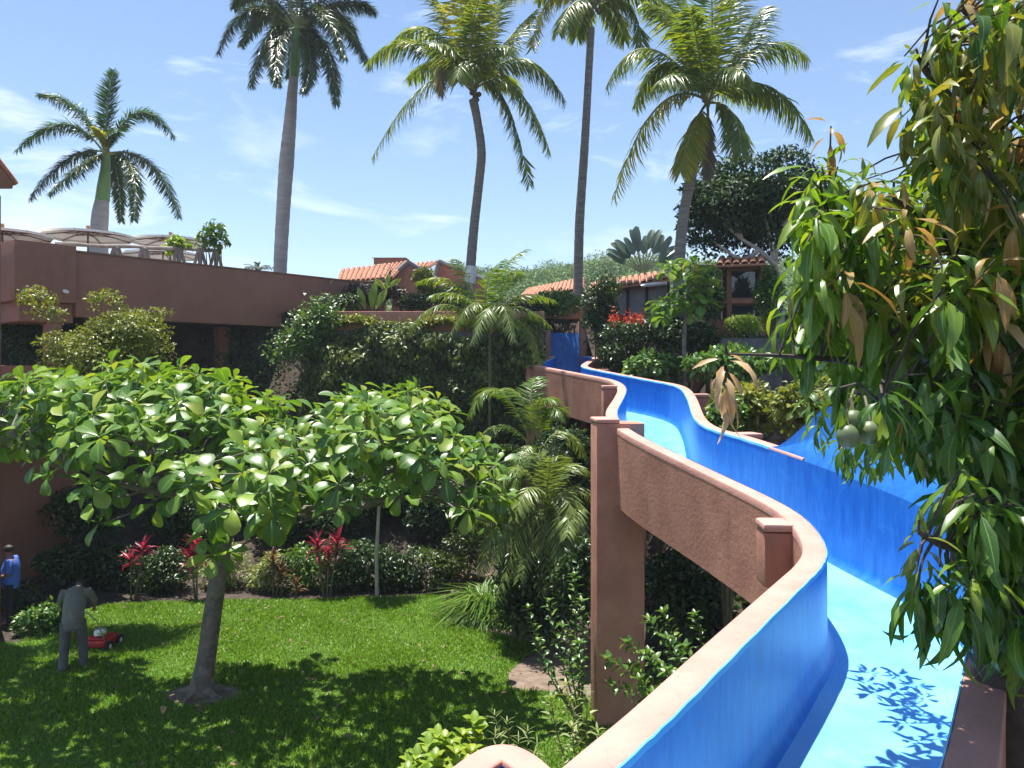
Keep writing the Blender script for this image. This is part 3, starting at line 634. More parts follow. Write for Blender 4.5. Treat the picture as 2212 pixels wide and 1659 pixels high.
for pts, Y in ((((846, 600), (882, 568), (942, 606), (942, 690), (846, 690)), 35.5), (((940, 606), (948, 566), (1046, 606), (1046, 690), (940, 690)), 38.5)):
    a = MB(); q = [at(x, y, Y) for x, y in pts]; q2 = [p+Vector((0, 3.5, 0)) for p in q]
    a.add(q+q2, [(0, 1, 2, 3, 4), (9, 8, 7, 6, 5)]+[(i, 5+i, 5+(i+1) % 5, (i+1) % 5) for i in range(5)]); a.build('gable_wall', PINK, h1, smooth=False)
    for i in (0, 1):
        a = MB(); a.tube([q[i]+Vector((0, -.1, .04)), q[i+1]+Vector((0, -.1, .04))], .11, 6); a.build('verge', GREYW, h1)
# middle house: long low roof and shaded glass wall
h2 = thing('tiled_house', 'low house with a long orange tiled roof over a shaded grey glass wall', 'house', at(1360, 760, 27))
tile_roof(h2, at(1112, 652, 31.5), at(1262, 624, 28.5), at(1140, 626, 35), at(1262, 602, 32), .26, .4)
tile_roof(h2, at(1268, 630, 27.5), at(1444, 603, 25.8), at(1275, 613, 30.4), at(1436, 587, 29), .24, .4)
a = MB(); a.add([at(1112, 655, 32), at(1300, 625, 28.6), at(1300, 740, 28.6), at(1112, 740, 32)], [(0, 1, 2, 3)]); a.build('wall', BEAM, h2)
p0, p1 = at(1322, 628, 27.4), at(1442, 700, 26.6)
a = MB(); q = [at(1318, 625, 27.6), at(1446, 608, 26.4), at(1446, 720, 26.4), at(1318, 720, 27.6)]; a.add(q, [(0, 1, 2, 3)]); a.build('pane', GREYW, h2)
for s_ in (.0, .30, .62, .98):
    a = MB(); t0 = q[0].lerp(q[1], s_); t1 = q[3].lerp(q[2], s_); a.tube([t0+Vector((0, -.06, 0)), t1+Vector((0, -.06, 0))], .05, 4); a.build('mullion', DARKW, h2)
a = MB(); a.tube([at(1385, 617, 26.3), at(1440, 611, 25.9)], .06, 4); a.build('gutter', WHITE, h2)
# right house with timber windows
h3 = thing('tiled_house', 'brown house with big timber framed windows and tiled eave behind the pale tree trunk', 'house', at(1590, 740, 23.5))
tile_roof(h3, at(1545, 573, 22.8), at(1655, 568, 22.3), at(1552, 558, 25), at(1650, 554, 24.6), .22, .38)
a = MB(); x0, x1 = at(1500, 0, 23.6).x, at(1720, 0, 23.6).x; zt = at(0, 572, 23.6).z
X = lambda px: at(px, 0, 23.6).x
Zp = lambda py: at(0, py, 23.6).z
a.box((X(1500), 23.6, 3), (X(1553), 23.9, zt)); a.box((X(1645), 23.6, 3), (X(1664), 23.9, zt)); a.box((X(1553), 23.6, 3), (X(1645), 23.9, Zp(694))); a.box((X(1553), 23.6, Zp(580)), (X(1645), 23.9, zt)); a.build('wall', BEAM, h3, smooth=False)
for a0, a1, b0, b1 in ((1556, 1572, 582, 646), (1574, 1642, 582, 646), (1556, 1572, 656, 693), (1574, 1642, 656, 693)):
    wn = MB(); t_ = .05
    wn.box((X(a0), 23.66, Zp(b1)), (X(a0)+t_, 23.75, Zp(b0))); wn.box((X(a1)-t_, 23.66, Zp(b1)), (X(a1), 23.75, Zp(b0)))
    wn.box((X(a0)+t_, 23.66, Zp(b0)-t_), (X(a1)-t_, 23.75, Zp(b0))); wn.box((X(a0)+t_, 23.66, Zp(b1)), (X(a1)-t_, 23.75, Zp(b1)+t_)); wf = wn.build('window', DWOOD, h3, smooth=False)
    g = MB(); g.box((X(a0)+t_, 23.70, Zp(b1)+t_), (X(a1)-t_, 23.72, Zp(b0)-t_)); g.build('pane', GLASS, wf, smooth=False)
a = MB(); a.box((X(1550), 23.5, Zp(656)), (X(1650), 23.7, Zp(646))); a.build('transom_beam', PINK, h3, bevel=.015)
for px in (1548, 1572.5, 1644):
    a = MB(); a.box((X(px)-.07, 23.45, 3), (X(px)+.07, 23.64, zt)); a.build('post', DWOOD, h3, smooth=False)

# ------------------------------------------------------------------ palms
def bez(a, b, c, n):
    return [a*(1-t)**2+b*2*t*(1-t)+c*t*t for t in np.linspace(0, 1, n)]
LT = leaf_template([(0, .35), (.25, 1.0), (.6, .85), (1, .03)], droop=.35, fold=.006)
def frond(parent, a, b, c, mat, ll=.8, n=46, droop=.6, plume=0.0, wid=.028, rr=.03, start=.12, name='frond', stalk=None, stiff=.65, **kw):
    """one palm frond: curved stalk a-b-c and two (or, plumose, many) ranks of leaflets"""
    pts = bez(Vector(a), Vector(b), Vector(c), 24); pa = np.array(pts)
    ts = np.linspace(start, .985, n); P = []; D = []; Nn = []; Ls = []
    seed = random.random()*9
    for t in ts:
        t += random.uniform(-.4, .4)*(.83/n); t = min(t, .997); a_, b_, c_ = Vector(a), Vector(b), Vector(c); p = a_*(1-t)**2+b_*2*t*(1-t)+c_*t*t; tg = ((b_-a_)*(1-t)+(c_-b_)*t).normalized()
        up = Vector((0, 0, 1)); sd_ = tg.cross(up)
        if sd_.length < .25: sd_ = tg.cross(Vector((.3, 1, .1)))
        sd_.normalize(); nr = sd_.cross(tg).normalized()
        prof = (.45+.55*math.sin(min(1, (t-start)/(1-start)*1.35+.15)*math.pi*.5)) if t < .6 else (1-.62*((t-.6)/.4)**1.6)
        for sg in (-1, 1):
            for k in range(2 if plume else 1):
                ang = random.uniform(-1, 1)*plume*1.1
                dv = sd_*sg*math.cos(ang)+nr*(math.sin(ang)+.18)
                dv = dv.normalized()*stiff+tg*(.42+.45*t)+Vector((0, 0, -droop))*random.uniform(.6, 1.3)+Vector((random.gauss(0, .11), random.gauss(0, .11), random.gauss(0, .11)))
                P.append(p+Vector((random.gauss(0, .01),)*3)); D.append(dv.normalized()); nn = nr+Vector((random.gauss(0, .25), random.gauss(0, .25), 0)); Nn.append(nn.normalized()); Ls.append(ll*prof*random.uniform(.85, 1.1))
    P, D, Nn, Ls = np.array(P), np.array(D), np.array(Nn), np.array(Ls)
    M = frames(D, Nn, Ls, np.full(len(Ls), wid))
    o = cloud(name, LT, M, P, mat, parent, **kw)
    bm = MB(); rads = [rr*(1-.85*i/23) for i in range(24)]; bm.tube(pts, rads, 5)
    me = o.data; b2 = bmesh.new(); b2.from_mesh(me)
    vs = [b2.verts.new(v) for v in bm.v]
    for q in bm.f:
        fc = b2.faces.new([vs[i] for i in q]); fc.material_index = 1; fc.smooth = True
    b2.to_mesh(me); b2.free(); me.materials.append(stalk or STALK)
    return o
STALK = plain_mat('frond_stalk', (.17, .2, .06), (.26, .27, .10), scale=6, rough=.5)

def trunk(parent, pts, rads, mat, rings=26, name='trunk', bump=.03, seg=12):
    C = curve(pts, 6); k = len(C); R = [float(np.interp(i/(k-1)*(len(rads)-1), range(len(rads)), rads)) for i in range(k)]
    # rings
    C2 = []; R2 = []
    for q in range(rings*2+1):
        t = q/(rings*2)*(k-1); i = min(int(t), k-2); C2.append(C[i].lerp(C[i+1], t-i)); R2.append((R[i]+(R[i+1]-R[i])*(t-i))*(1+bump*(1 if q % 2 else -1)*random.uniform(.4, 1)))
    a = MB(); a.tube(C2, R2, seg); return a.build(name, mat, parent)

def palm(name, label, Y, tpts, trads, tmat, cen, fronds, group=None, **fk):
    tp = [at(x, y, Y) for x, y in tpts]; base = tp[0].copy(); g = ground(base.x, base.y)
    if base.z > g: tp = [Vector((base.x+(tp[0].x-tp[1].x)*.3, base.y, g-.2))]+tp; trads = [trads[0]*1.1]+list(trads)
    t = thing(name, label, 'palm tree', (tp[0].x, tp[0].y, g), group); trunk(t, tp, trads, tmat)
    c = at(cen[0], cen[1], Y)
    for fr in fronds:
        (bx, by), (tx, ty), dY = fr[0], fr[1], fr[2]; kw = dict(fk); kw.update(fr[3] if len(fr) > 3 else {})
        m_ = kw.pop('mat'); B_ = at(bx, by, Y+dY*.45); T_ = at(tx, ty, Y+dY); 
        frond(t, c+Vector((random.gauss(0, .05), random.gauss(0, .05), random.gauss(0, .04))), B_+(B_-(c+T_)/2)*.9, T_, m_, **kw)
    return t, c
# tall royal palm
Y = 29
RY = dict(mat=ROYL, ll=.66, n=150, droop=.28, plume=1.0, wid=.017, rr=.045, start=.14, stiff=.75)
t, c = palm('royal_palm', 'tall royal palm with a smooth grey trunk and dark shaggy crown behind the terrace', Y, ((604, 640), (606, 560), (612, 450), (619, 350), (626, 270), (631, 205), (635, 165)), [.235, .245, .255, .275, .23, .19, .165], ROYAL, (640, 62), [
    ((545, 15), (468, 118), -1.2), ((585, 70), (540, 190), -1.4), ((600, 95), (600, 185), -2.0), ((735, 5), (812, 28), .5), ((730, 50), (800, 150), -.8), ((700, 90), (728, 228), -1.5), ((670, 110), (655, 200), -2.0),
    ((560, -20), (505, 20), 1.5), ((600, -80), (590, -190), .8), ((680, -90), (700, -190), .5), ((640, -90), (640, -210), -.8), ((580, 20), (520, 100), 2.0), ((720, 20), (775, 110), 2.2), ((640, 30), (700, 130), 2.6), ((610, 40), (575, 140), 2.4), ((740, -40), (830, -60), .2), ((530, -50), (450, -60), .3), ((690, 20), (745, 130), -2.2), ((650, 60), (620, 170), 1.8)], **RY)
a = MB(); a.tube([at(635, 168, Y), at(637, 140, Y), at(639, 100, Y), at(640, 55, Y)], [.17, .2, .165, .12], 12); a.build('crownshaft', SHAFT, t)
# short royal palm
Y = 31
t, c = palm('royal_palm', 'short royal palm with a green crownshaft rising behind the cream umbrellas', Y, ((213, 560), (214, 500), (217, 460), (221, 432)), [.36, .33, .31, .25], ROYAL, (229, 330), [
    ((140, 266), (34, 328), -.6, dict(mat=ROYG)), ((170, 235), (82, 204), .5, dict(mat=ROYG)), ((232, 240), (245, 153), .3, dict(mat=ROYG)), ((300, 240), (378, 300), .2, dict(mat=ROYG)), ((150, 340), (62, 432), -.8), ((180, 355), (105, 420), -2), ((325, 350), (388, 472), -.8), ((285, 360), (288, 478), -1.6), ((250, 360), (262, 480), 1.4), ((222, 300), (200, 275), -1.2, dict(mat=COCOY, ll=.3)), ((240, 295), (255, 285), -1.4, dict(mat=ROYG, ll=.4))], **dict(RY, ll=.64, wid=.019, n=115, plume=.8, droop=.22))
a = MB(); a.tube([at(221, 434, Y), at(224, 405, Y), at(228, 365, Y), at(230, 328, Y)], [.27, .25, .19, .14], 12); a.build('crownshaft', SHAFT, t)
# coconut palms
CO = dict(mat=COCOL, ll=1.0, n=112, droop=.58, plume=0.0, wid=.023, rr=.045, start=.16, stiff=.7)
Yy = dict(mat=COCOY); Dd = dict(mat=DRYL, droop=1.0, stiff=.3)
t, c = palm('coconut_palm', 'coconut palm with a curved trunk and a white painted foot above the retaining wall', 26.5, ((1014, 640), (1018, 560), (1025, 480), (1034, 400), (1040, 330), (1032, 265), (1022, 215)), [.17, .165, .155, .15, .15, .14, .15], COCO, (1023, 198), [
    ((905, 85), (792, 138), .8), ((935, 60), (845, 98), 1.6), ((925, 175), (802, 345), -.8, dict(n=70)), ((975, 60), (912, -50), .6), ((1000, 40), (985, -70), -.6, Yy), ((1035, 60), (1030, -60), -.8, Yy), ((1060, 70), (1095, -60), .5), ((1090, 95), (1160, 20), 1.5), ((1130, 125), (1222, 222), .3), ((1110, 185), (1188, 330), -1.0), ((1085, 205), (1145, 402), -.4), ((960, 110), (955, 198), -1.2, Dd), ((990, 120), (930, 90), -2.0), ((1050, 110), (1110, 105), -2.0), ((1010, 130), (985, 170), -2.5), ((1060, 150), (1120, 190), 2.2), ((1020, 60), (1050, -30), -2.2), ((960, 130), (880, 170), 2.4)], **CO)
a = MB(); a.tube([at(1014.5, 612, 26.5), at(1018.6, 575, 26.5)], [.19, .185], 12); a.build('painted_foot', WHITEW, t)
for k in range(6): a = MB(); a.ball(c+Vector((random.uniform(-.25, .25), random.uniform(-.3, .1), random.uniform(-.35, -.1))), .09, 8); a.build('coconut', STEM, t)
t, c = palm('coconut_palm', 'tallest coconut palm with a straight trunk and its crown cut by the top edge', 27.6, ((1247, 668), (1249, 600), (1252, 480), (1262, 330), (1270, 190), (1277, 60)), [.19, .17, .165, .15, .135, .13], COCO, (1282, 12), [
    ((1195, -10), (1148, 108), -.5, dict(mat=COCOY, n=70)), ((1185, -60), (1080, 10), .4, Yy), ((1360, 10), (1388, 122), -.3), ((1240, 5), (1205, 70), -1.8), ((1320, 15), (1350, 90), 1.5), ((1225, -90), (1150, -170), .3), ((1290, -90), (1300, -220), .2), ((1350, -60), (1450, -120), .4), ((1370, -20), (1480, 40), 1.0), ((1260, 20), (1245, 80), 2.0), ((1310, -60), (1390, -80), -1.8), ((1230, -40), (1160, 0), 2)], **CO)
for k in range(7): a = MB(); a.ball(c+Vector((random.uniform(-.25, .25), random.uniform(-.3, .1), random.uniform(-.2, .1))), .09, 8); a.build('coconut', STEM, t)
t, c = palm('coconut_palm', 'leaning coconut palm with broad arching fronds left of the dark tree', 22, ((1466, 640), (1468, 560), (1476, 470), (1496, 370), (1512, 310), (1522, 262)), [.17, .16, .15, .145, .14, .14], COCO, (1527, 222), [
    ((1400, 100), (1308, 192), -.3, dict(n=70)), ((1420, 225), (1325, 432), -.9, dict(n=76, mat=COCOY)), ((1440, 130), (1372, 230), 1.0), ((1495, 280), (1470, 372), -1.0, Yy), ((1580, 240), (1602, 330), -1.2), ((1650, 180), (1755, 300), .3), ((1640, 95), (1745, 128), .2, dict(n=70)), ((1600, 95), (1648, 15), .8), ((1540, 80), (1532, -60), -.8, dict(n=74, mat=COCOL)), ((1480, 70), (1395, 5), .2), ((1500, 60), (1455, -40), .9), ((1560, 70), (1580, -50), .9), ((1530, 290), (1528, 372), -.4, Dd), ((1590, 170), (1660, 220), 1.9), ((1480, 160), (1420, 180), -2.0), ((1560, 150), (1610, 160), -2.0), ((1510, 110), (1490, 20), -1.6)], **CO)
# fan-shaped traveller's palm on the skyline
tv = thing('travellers_palm', "traveller's palm holding a fan of paddle leaves against the hill", 'palm tree', at(1388, 640, 44))
b0 = at(1388, 590, 44); a = MB(); a.tube([Vector((b0.x, b0.y, 7)), b0], [.25, .2], 8); a.build('trunk', BARK, tv)
PAD = leaf_template([(0, .02), (.08, .13), (.3, .16), (.7, .15), (.93, .1), (1, .02)], .25, .25); padm = tmesh('paddle_leaf', PAD, BANA)
for k, an in enumerate(np.linspace(-62, 58, 14)):
    r_ = math.radians(an+random.uniform(-3, 3)); l1 = random.uniform(1.0, 1.5); d_ = Vector((math.sin(r_), random.uniform(-.05, .05), math.cos(r_)))
    e = b0+d_*l1; a = MB(); a.tube([b0+d_*.1, e], [.05, .03], 5); a.build('stalk', STALK, tv)
    fm = frames(np.array([d_]), np.array([[random.uniform(-.6, .6), -1, .2]]), [random.uniform(1.15, 1.55)])[0]
    o = link('leaf', padm, tv); o.matrix_basis = Matrix([list(fm[i])+[e[i]] for i in range(3)]+[[0, 0, 0, 1]])
# little dark palm tops beyond the terrace wall
pt_ = thing('fan_palm', 'small dark palm top peeping over the terrace wall', 'palm tree', at(557, 600, 30)); c = at(557, 582, 30)
a = MB(); a.tube([Vector((c.x, c.y, 7.3)), c], .12, 6); a.build('trunk', BARK, pt_)
for an in np.linspace(-80, 80, 9):
    r_ = math.radians(an); T_ = c+Vector((math.sin(r_)*.6, random.uniform(-.4, .4), math.cos(r_)*.22)); frond(pt_, c, (c+T_)/2+Vector((0, 0, .1)), T_, DARK, ll=.2, n=16, droop=.2, wid=.012, rr=.012)

# garden palms (areca and young palms)
AR = dict(mat=AREC, ll=.46, n=58, droop=.28, plume=0, wid=.013, rr=.016, start=.12, stiff=.8)
def clump(name, label, Y, cen, stems, fronds, **fk):
    c = at(cen[0], cen[1], Y); g = ground(c.x, c.y); t = thing(name, label, 'palm', (c.x, c.y, g))
    for sx in stems:
        b = Vector((c.x+sx, c.y+random.uniform(-.2, .2), g-.1)); a = MB(); a.tube([b, (b+c)/2+Vector((sx*.3, 0, 0)), c+Vector((sx*.3, 0, 0))], [.045, .04, .03], 7); a.build('stem', STEM, t)
    for fr in fronds:
        o_ = at(fr[0][0], fr[0][1], Y+random.uniform(-.1, .1)); (bx, by), (tx, ty), dY = fr[1], fr[2], fr[3]; kw = dict(fk); kw.update(fr[4] if len(fr) > 4 else {}); m_ = kw.pop('mat')
        B_ = at(bx, by, Y+dY*.4); T_ = at(tx, ty, Y+dY); frond(t, o_, B_+(B_-(o_+T_)/2)*.9, T_, m_, **kw)
    return t
GA = dict(mat=ARED)
clump('areca_palm', 'bright areca palm arching in front of the upper slide wall', 17, (1150, 960), (-.1, .12, .0), [
    ((1150, 965), (1075, 838), (1012, 905), -.6), ((1155, 955), (1120, 850), (1060, 850), .5), ((1160, 950), (1165, 870), (1200, 868), -.3), ((1165, 955), (1190, 880), (1215, 905), -.5), ((1148, 970), (1080, 915), (1005, 985), -.5), ((1146, 985), (1080, 960), (1012, 1030), -.7), ((1152, 960), (1145, 860), (1160, 815), .6), ((1168, 975), (1215, 930), (1262, 985), .5, GA), ((1150, 990), (1100, 985), (1060, 1065), -1.0), ((1165, 985), (1190, 960), (1225, 1040), -1.0, GA), ((1155, 980), (1130, 970), (1110, 1070), -1.2)], **AR)
clump('areca_palm', 'grey green areca palm clump between the lawn and the tall slide pillar', 15.8, (1180, 1120), (-.15, .1), [
    ((1180, 1110), (1130, 1010), (1075, 1050), -.4), ((1180, 1110), (1170, 1000), (1145, 985), .4), ((1185, 1110), (1215, 1010), (1268, 1020), .3, GA), ((1185, 1115), (1235, 1050), (1290, 1085), .2, GA), ((1180, 1125), (1110, 1080), (1050, 1130), -.4), ((1178, 1130), (1120, 1120), (1065, 1220), -.6), ((1180, 1135), (1150, 1120), (1105, 1250), -.9), ((1188, 1130), (1240, 1100), (1262, 1190), -.5, GA), ((1184, 1130), (1200, 1100), (1205, 1230), -1.0), ((1180, 1120), (1150, 1050), (1110, 1120), -1.1, GA), ((1186, 1120), (1210, 1060), (1245, 1130), -1.1, GA), ((1180, 1115), (1185, 1020), (1205, 985), -.6, GA), ((1250, 1120), (1235, 1090), (1225, 1160), -1.4)]+[((1178+random.uniform(-20, 25), 1165+random.uniform(0, 50)), (1178+30*math.cos(k), 1120+30*math.sin(k*2.)), (1180+random.uniform(-110, 95), 1265+random.uniform(-60, 50)), random.uniform(-1.2, .3)) for k in range(14)], **dict(AR, mat=ARED, ll=.48, wid=.015))
clump('areca_palm', 'shaded low areca palm rooted behind the grass clump', 16.6, (1110, 1190), (0, .2), [
    ((1110, 1190), (1060, 1090), (1020, 1150), 0), ((1110, 1190), (1100, 1090), (1075, 1070), .3), ((1112, 1190), (1140, 1100), (1180, 1140), 0), ((1112, 1195), (1150, 1150), (1190, 1230), -.5), ((1108, 1195), (1070, 1150), (1040, 1240), -.5), ((1110, 1195), (1100, 1150), (1090, 1260), -.9)], **dict(AR, mat=ARED))
clump('young_coconut_palm', 'young coconut palm with glossy fronds leaning before the ivy wall', 21, (1058, 720), (0,), [
    ((1058, 720), (1075, 600), (1138, 538), .6, dict(mat=AREC)), ((1055, 720), (1050, 620), (1090, 560), -.5, dict(mat=AREC)), ((1052, 715), (985, 610), (900, 610), .5), ((1052, 715), (1005, 640), (925, 640), -.8), ((1050, 720), (965, 655), (882, 712), -.6), ((1052, 715), (1010, 600), (985, 560), .4), ((1062, 715), (1110, 640), (1200, 650), .5), ((1062, 720), (1120, 690), (1168, 785), -.7), ((1060, 722), (1060, 660), (1020, 740), -1.6, dict(mat=ARED)), ((1060, 722), (1080, 650), (1110, 740), -1.5, dict(mat=ARED)), ((1062, 718), (1110, 660), (1190, 705), -.4), ((1056, 718), (1030, 650), (975, 720), -1.2), ((1060, 715), (1095, 600), (1120, 600), -.4, dict(mat=AREC))], **dict(AR, mat=COCOL, ll=.5, n=56, droop=.42, wid=.017, rr=.02))

# ------------------------------------------------------------------ shrubs and trees with small leaves
LS = leaf_template(OVAL, .3, .15); LR = leaf_template(RHOM, .25, .2)
def shrub(name, label, cat, px, py, Y, rx, ry, leaf, n, mat, lobes=6, group=None, tpl=None, updir=.5, stems=4, stemmat=None, extra=(), fname='foliage', flat=1.0, deep=.85, base=None):
    c = at(px, py, Y); k = Y/F; R = Vector((rx*k, rx*k*deep, ry*k)); g = ground(c.x, c.y)
    t = thing(name, label, cat, (c.x, c.y, g), group); cs = []
    for i in range(lobes):
        d_ = rdir(1)[0]; d_ *= rng.uniform(.35, .62); s_ = rng.uniform(.42, .62); cs.append((c.x+d_[0]*R.x, c.y+d_[1]*R.y, c.z+d_[2]*R.z, R.x*s_, R.y*s_, R.z*s_))
    for ex in extra:
        e = at(ex[0], ex[1], Y+ex[4] if len(ex) > 4 else Y); cs.append((e.x, e.y, e.z, ex[2]*k, ex[2]*k*deep, ex[3]*k))
    cs = np.array(cs); wgt = cs[:, 3]*cs[:, 5]; idx = rng.choice(len(cs), n, p=wgt/wgt.sum()); q = cs[idx]
    d_ = rdir(n); d_[:, 2] = np.where(rng.random(n) < .65, np.abs(d_[:, 2]), d_[:, 2]); r_ = rng.uniform(.3, 1.06, (n, 1))**.55
    P = q[:, :3]+d_*q[:, 3:6]*r_+rng.normal(0, .02, (n, 3))
    P[:, 2] = np.maximum(P[:, 2], gz(P[:, 0], P[:, 1])+.03)
    D = unit(d_*.55+rdir(n)*.8+np.array([0, 0, -.15])); Nn = unit(d_*.6+np.array([0, 0, updir])+rdir(n)*.55)
    cloud(fname, tpl or LR, frames(D, Nn, leaf*rng.uniform(.65, 1.25, n)), P, mat, t, kind='stuff')
    a = MB(); b = Vector((c.x, c.y, (base if base is not None else g)-.1))
    for i in range(stems):
        e = cs[i % len(cs)]; e = Vector((e[0], e[1], e[2]+e[5]*.3)); mid = b.lerp(e, .5)+Vector((random.uniform(-.1, .1), random.uniform(-.1, .1), 0))
        h = max((e-b).length, .3); a.tube([b+Vector((random.uniform(-.05, .05), random.uniform(-.05, .05), 0)), mid, e], [.010+.009*h, .008+.006*h, .005], 6)
    a.build('stem', stemmat or STEM, t); return t

# feathery olive tree in front of the terrace
shrub('feathery_tree', 'feathery olive green tree spreading in front of the terrace parapet', 'tree', 238, 765, 17.0, 135, 95, .10, 13000, FINE, 14, stems=9, stemmat=TWIG, base=3.4, flat=.7, extra=((78, 652, 42, 32, -.5), (110, 680, 34, 20, -.4), (345, 677, 28, 10, 0), (228, 652, 40, 28, 0), (330, 760, 45, 40, .4), (390, 830, 50, 40, .4), (120, 745, 40, 30)))
shrub('feathery_tree', 'shaded feathery shrub at the left edge above the big leaves', 'shrub', 20, 855, 16, 60, 45, .09, 1500, FINE, 5, base=4.5, stemmat=TWIG)
shrub('papaya_sapling', 'bushy yellow green papaya sapling on the terrace railing', 'sapling', 383, 530, 23.6, 34, 22, .16, 420, LIME, 5, base=8.0, stems=2, tpl=LS)
shrub('papaya_sapling', 'taller thin papaya sapling with leaf clusters at the terrace end', 'sapling', 462, 515, 24.0, 38, 34, .18, 330, MIDG, 7, base=8.0, stems=6, tpl=LS)

# ivy over the retaining wall
n = 30000; iu = rng.random(n); ix = -6.35+(iu)*7.3; iz = .8+5.95*rng.random(n)**.75
bul = .45+.32*np.sin(ix*2.1+.8*np.sin(iz*1.7))*np.sin(iz*2.3+ix)+.22*np.sin(ix*5.3+2*np.sin(iz*2.2))*np.sin(iz*4.7-ix*1.3)+.12*rng.normal(size=n)
bul *= sm(7.1, 6.2, iz)*.7+.45
iz += .25*np.sin(ix*1.3)*(iz/6.8)
P = np.stack([ix, 24.2-np.maximum(bul, .03), iz], 1)
D = unit(np.stack([rng.normal(0, .6, n), rng.normal(-.3, .4, n), rng.normal(-.7, .5, n)], 1)); Nn = unit(np.stack([rng.normal(0, .5, n), np.full(n, -.6), rng.normal(.8, .5, n)], 1))
iv = thing('ivy', 'dark green ivy curtain hanging over the retaining wall', 'ivy', (-1.5, 24, .8), kind='stuff')
lz = rng.uniform(.10, .20, n); oc = bul+.3*rng.normal(size=n) > 1.05  # outermost leaves get a lighter colour, standing in for sun on the bulges
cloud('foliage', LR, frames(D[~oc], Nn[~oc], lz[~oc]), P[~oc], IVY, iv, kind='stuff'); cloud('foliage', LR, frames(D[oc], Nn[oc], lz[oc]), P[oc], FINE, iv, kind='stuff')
n = 4500; ix = rng.uniform(-6.3, .95, n); P = np.stack([ix, 24.05+rng.normal(0, .17, n), 6.82+.12*np.sin(ix*2.3)+np.abs(rng.normal(0, .11, n))], 1)
cloud('foliage', LR, frames(unit(rdir(n)+np.array([0, -.3, .2])), unit(rdir(n)*.5+np.array([0, 0, 1.])), rng.uniform(.09, .17, n)), P, FINE, iv, kind='stuff')
n = 2600; tt = rng.random(n); A_, B_ = np.array(at(612, 770, 23.3)), np.array(at(708, 668, 24.0)); P = A_+(B_-A_)*tt[:, None]+rng.normal(0, .28, (n, 3))*np.array([1, .6, .9])
cloud('foliage', LR, frames(rdir(n), unit(rdir(n)*.6+np.array([0, -.3, 1.])), rng.uniform(.10, .18, n)), P, MIDG, iv, kind='stuff')

SG = 'shrubs in the planter above the retaining wall'
shrub('bougainvillea', 'purple dark bushy shrub under the small tiled gables', 'shrub', 815, 632, 26.5, 72, 36, .14, 2600, PURP, 8)
shrub('planter_shrub', 'grey green mounded shrub at the planter wall left end', 'shrub', 745, 660, 25.6, 50, 28, .11, 1500, DARK, 6)
shrub('planter_shrub', 'pale yellow green shrub below the gable verge', 'shrub', 905, 622, 27, 45, 40, .14, 1300, FINE, 6)
shrub('planter_shrub', 'dark rounded shrub behind the young coconut palm', 'shrub', 905, 655, 26, 60, 26, .12, 1500, DARK, 6)
shrub('planter_shrub', 'soft green shrub left of the white painted palm foot', 'shrub', 985, 650, 26.5, 55, 36, .13, 1700, MIDG, 7)
shrub('planter_shrub', 'russet topped shrub below the long tiled roof', 'shrub', 1130, 668, 26.8, 75, 26, .13, 2000, PURP, 7)
shrub('planter_shrub', 'dark green shrub hanging over the head of the slide', 'shrub', 1208, 660, 26.5, 66, 36, .13, 2800, MIDG, 8, base=7.4, stems=2)
cp = thing('canna', 'bright upright canna leaves standing in the planter', 'plant', at(797, 680, 25.6)); cm = tmesh('paddle', leaf_template([(0, .02), (.2, .1), (.5, .16), (.8, .11), (1, .01)], .3, .2), LIME)
for px, py, ll, an in ((790, 668, .8, -.35), (803, 668, .95, .1), (812, 668, .8, .45), (780, 668, .6, -.7), (838, 622, .55, .9), (834, 625, .55, -.8), (836, 622, .5, .1)):
    e = at(px, py, 25.5); fm = frames(np.array([[math.sin(an), -.15, math.cos(an)]]), np.array([[.3*an, -1, .3]]), [ll])[0]
    o = link('leaf', cm, cp); o.matrix_basis = Matrix([list(fm[i])+[e[i]] for i in range(3)]+[[0, 0, 0, 1]])

# right of the slide
shrub('climbing_shrub', 'tall dark climbing shrub on the pillar right of the slide head', 'shrub', 1300, 715, 24.2, 42, 85, .13, 3800, DARK, 10, stems=5, extra=((1310, 622, 34, 30), (1285, 660, 30, 40)))
shrub('climbing_shrub', 'olive shrub climbing past the foot of the tallest coconut palm', 'shrub', 1312, 640, 24.6, 34, 40, .12, 1300, FINE, 6)
hg = shrub('hedge', 'clipped hedge topped with red flowers before the glass wall', 'hedge', 1375, 722, 22.5, 85, 30, .12, 2800, DARK, 9)
n = 300; P = np.stack([rng.uniform(at(1315, 0, 22.3).x, at(1395, 0, 22.3).x, n), 22.2+rng.normal(0, .25, n), at(0, 692, 22.3).z+rng.normal(0, .10, n)+.08*np.sin(np.arange(n))], 1)
cloud('flower', LS, frames(rdir(n), rdir(n), rng.uniform(.06, .11, n)), P, REDF, hg, kind='stuff')
shrub('hedge', 'clipped yellow green hedge under the timber windows', 'hedge', 1605, 704, 21.8, 48, 24, .10, 2400, LIME, 8)
shrub('dark_shrub', 'dark shrub filling the shade under the yellow hedge', 'shrub', 1590, 745, 21.2, 70, 26, .12, 1700, DARK, 7)
shrub('dark_shrub', 'dark shrub mass beneath the big leaved sapling', 'shrub', 1465, 725, 22, 92, 62, .16, 4200, DARK, 10)
shrub('dark_shrub', 'deep shaded shrub behind the slide coping near its head', 'shrub', 1345, 768, 23.2, 62, 36, .14, 2200, DARK, 7)
shrub('glossy_shrub', 'glossy bright shrub left of the hanging tan leaves', 'shrub', 1425, 798, 20.6, 78, 38, .22, 1700, MIDG, 9, tpl=LS)
shrub('glossy_shrub', 'glossy bright shrub just behind the hanging tan leaves', 'shrub', 1590, 792, 18.2, 105, 46, .22, 2300, MIDG, 9, tpl=LS)
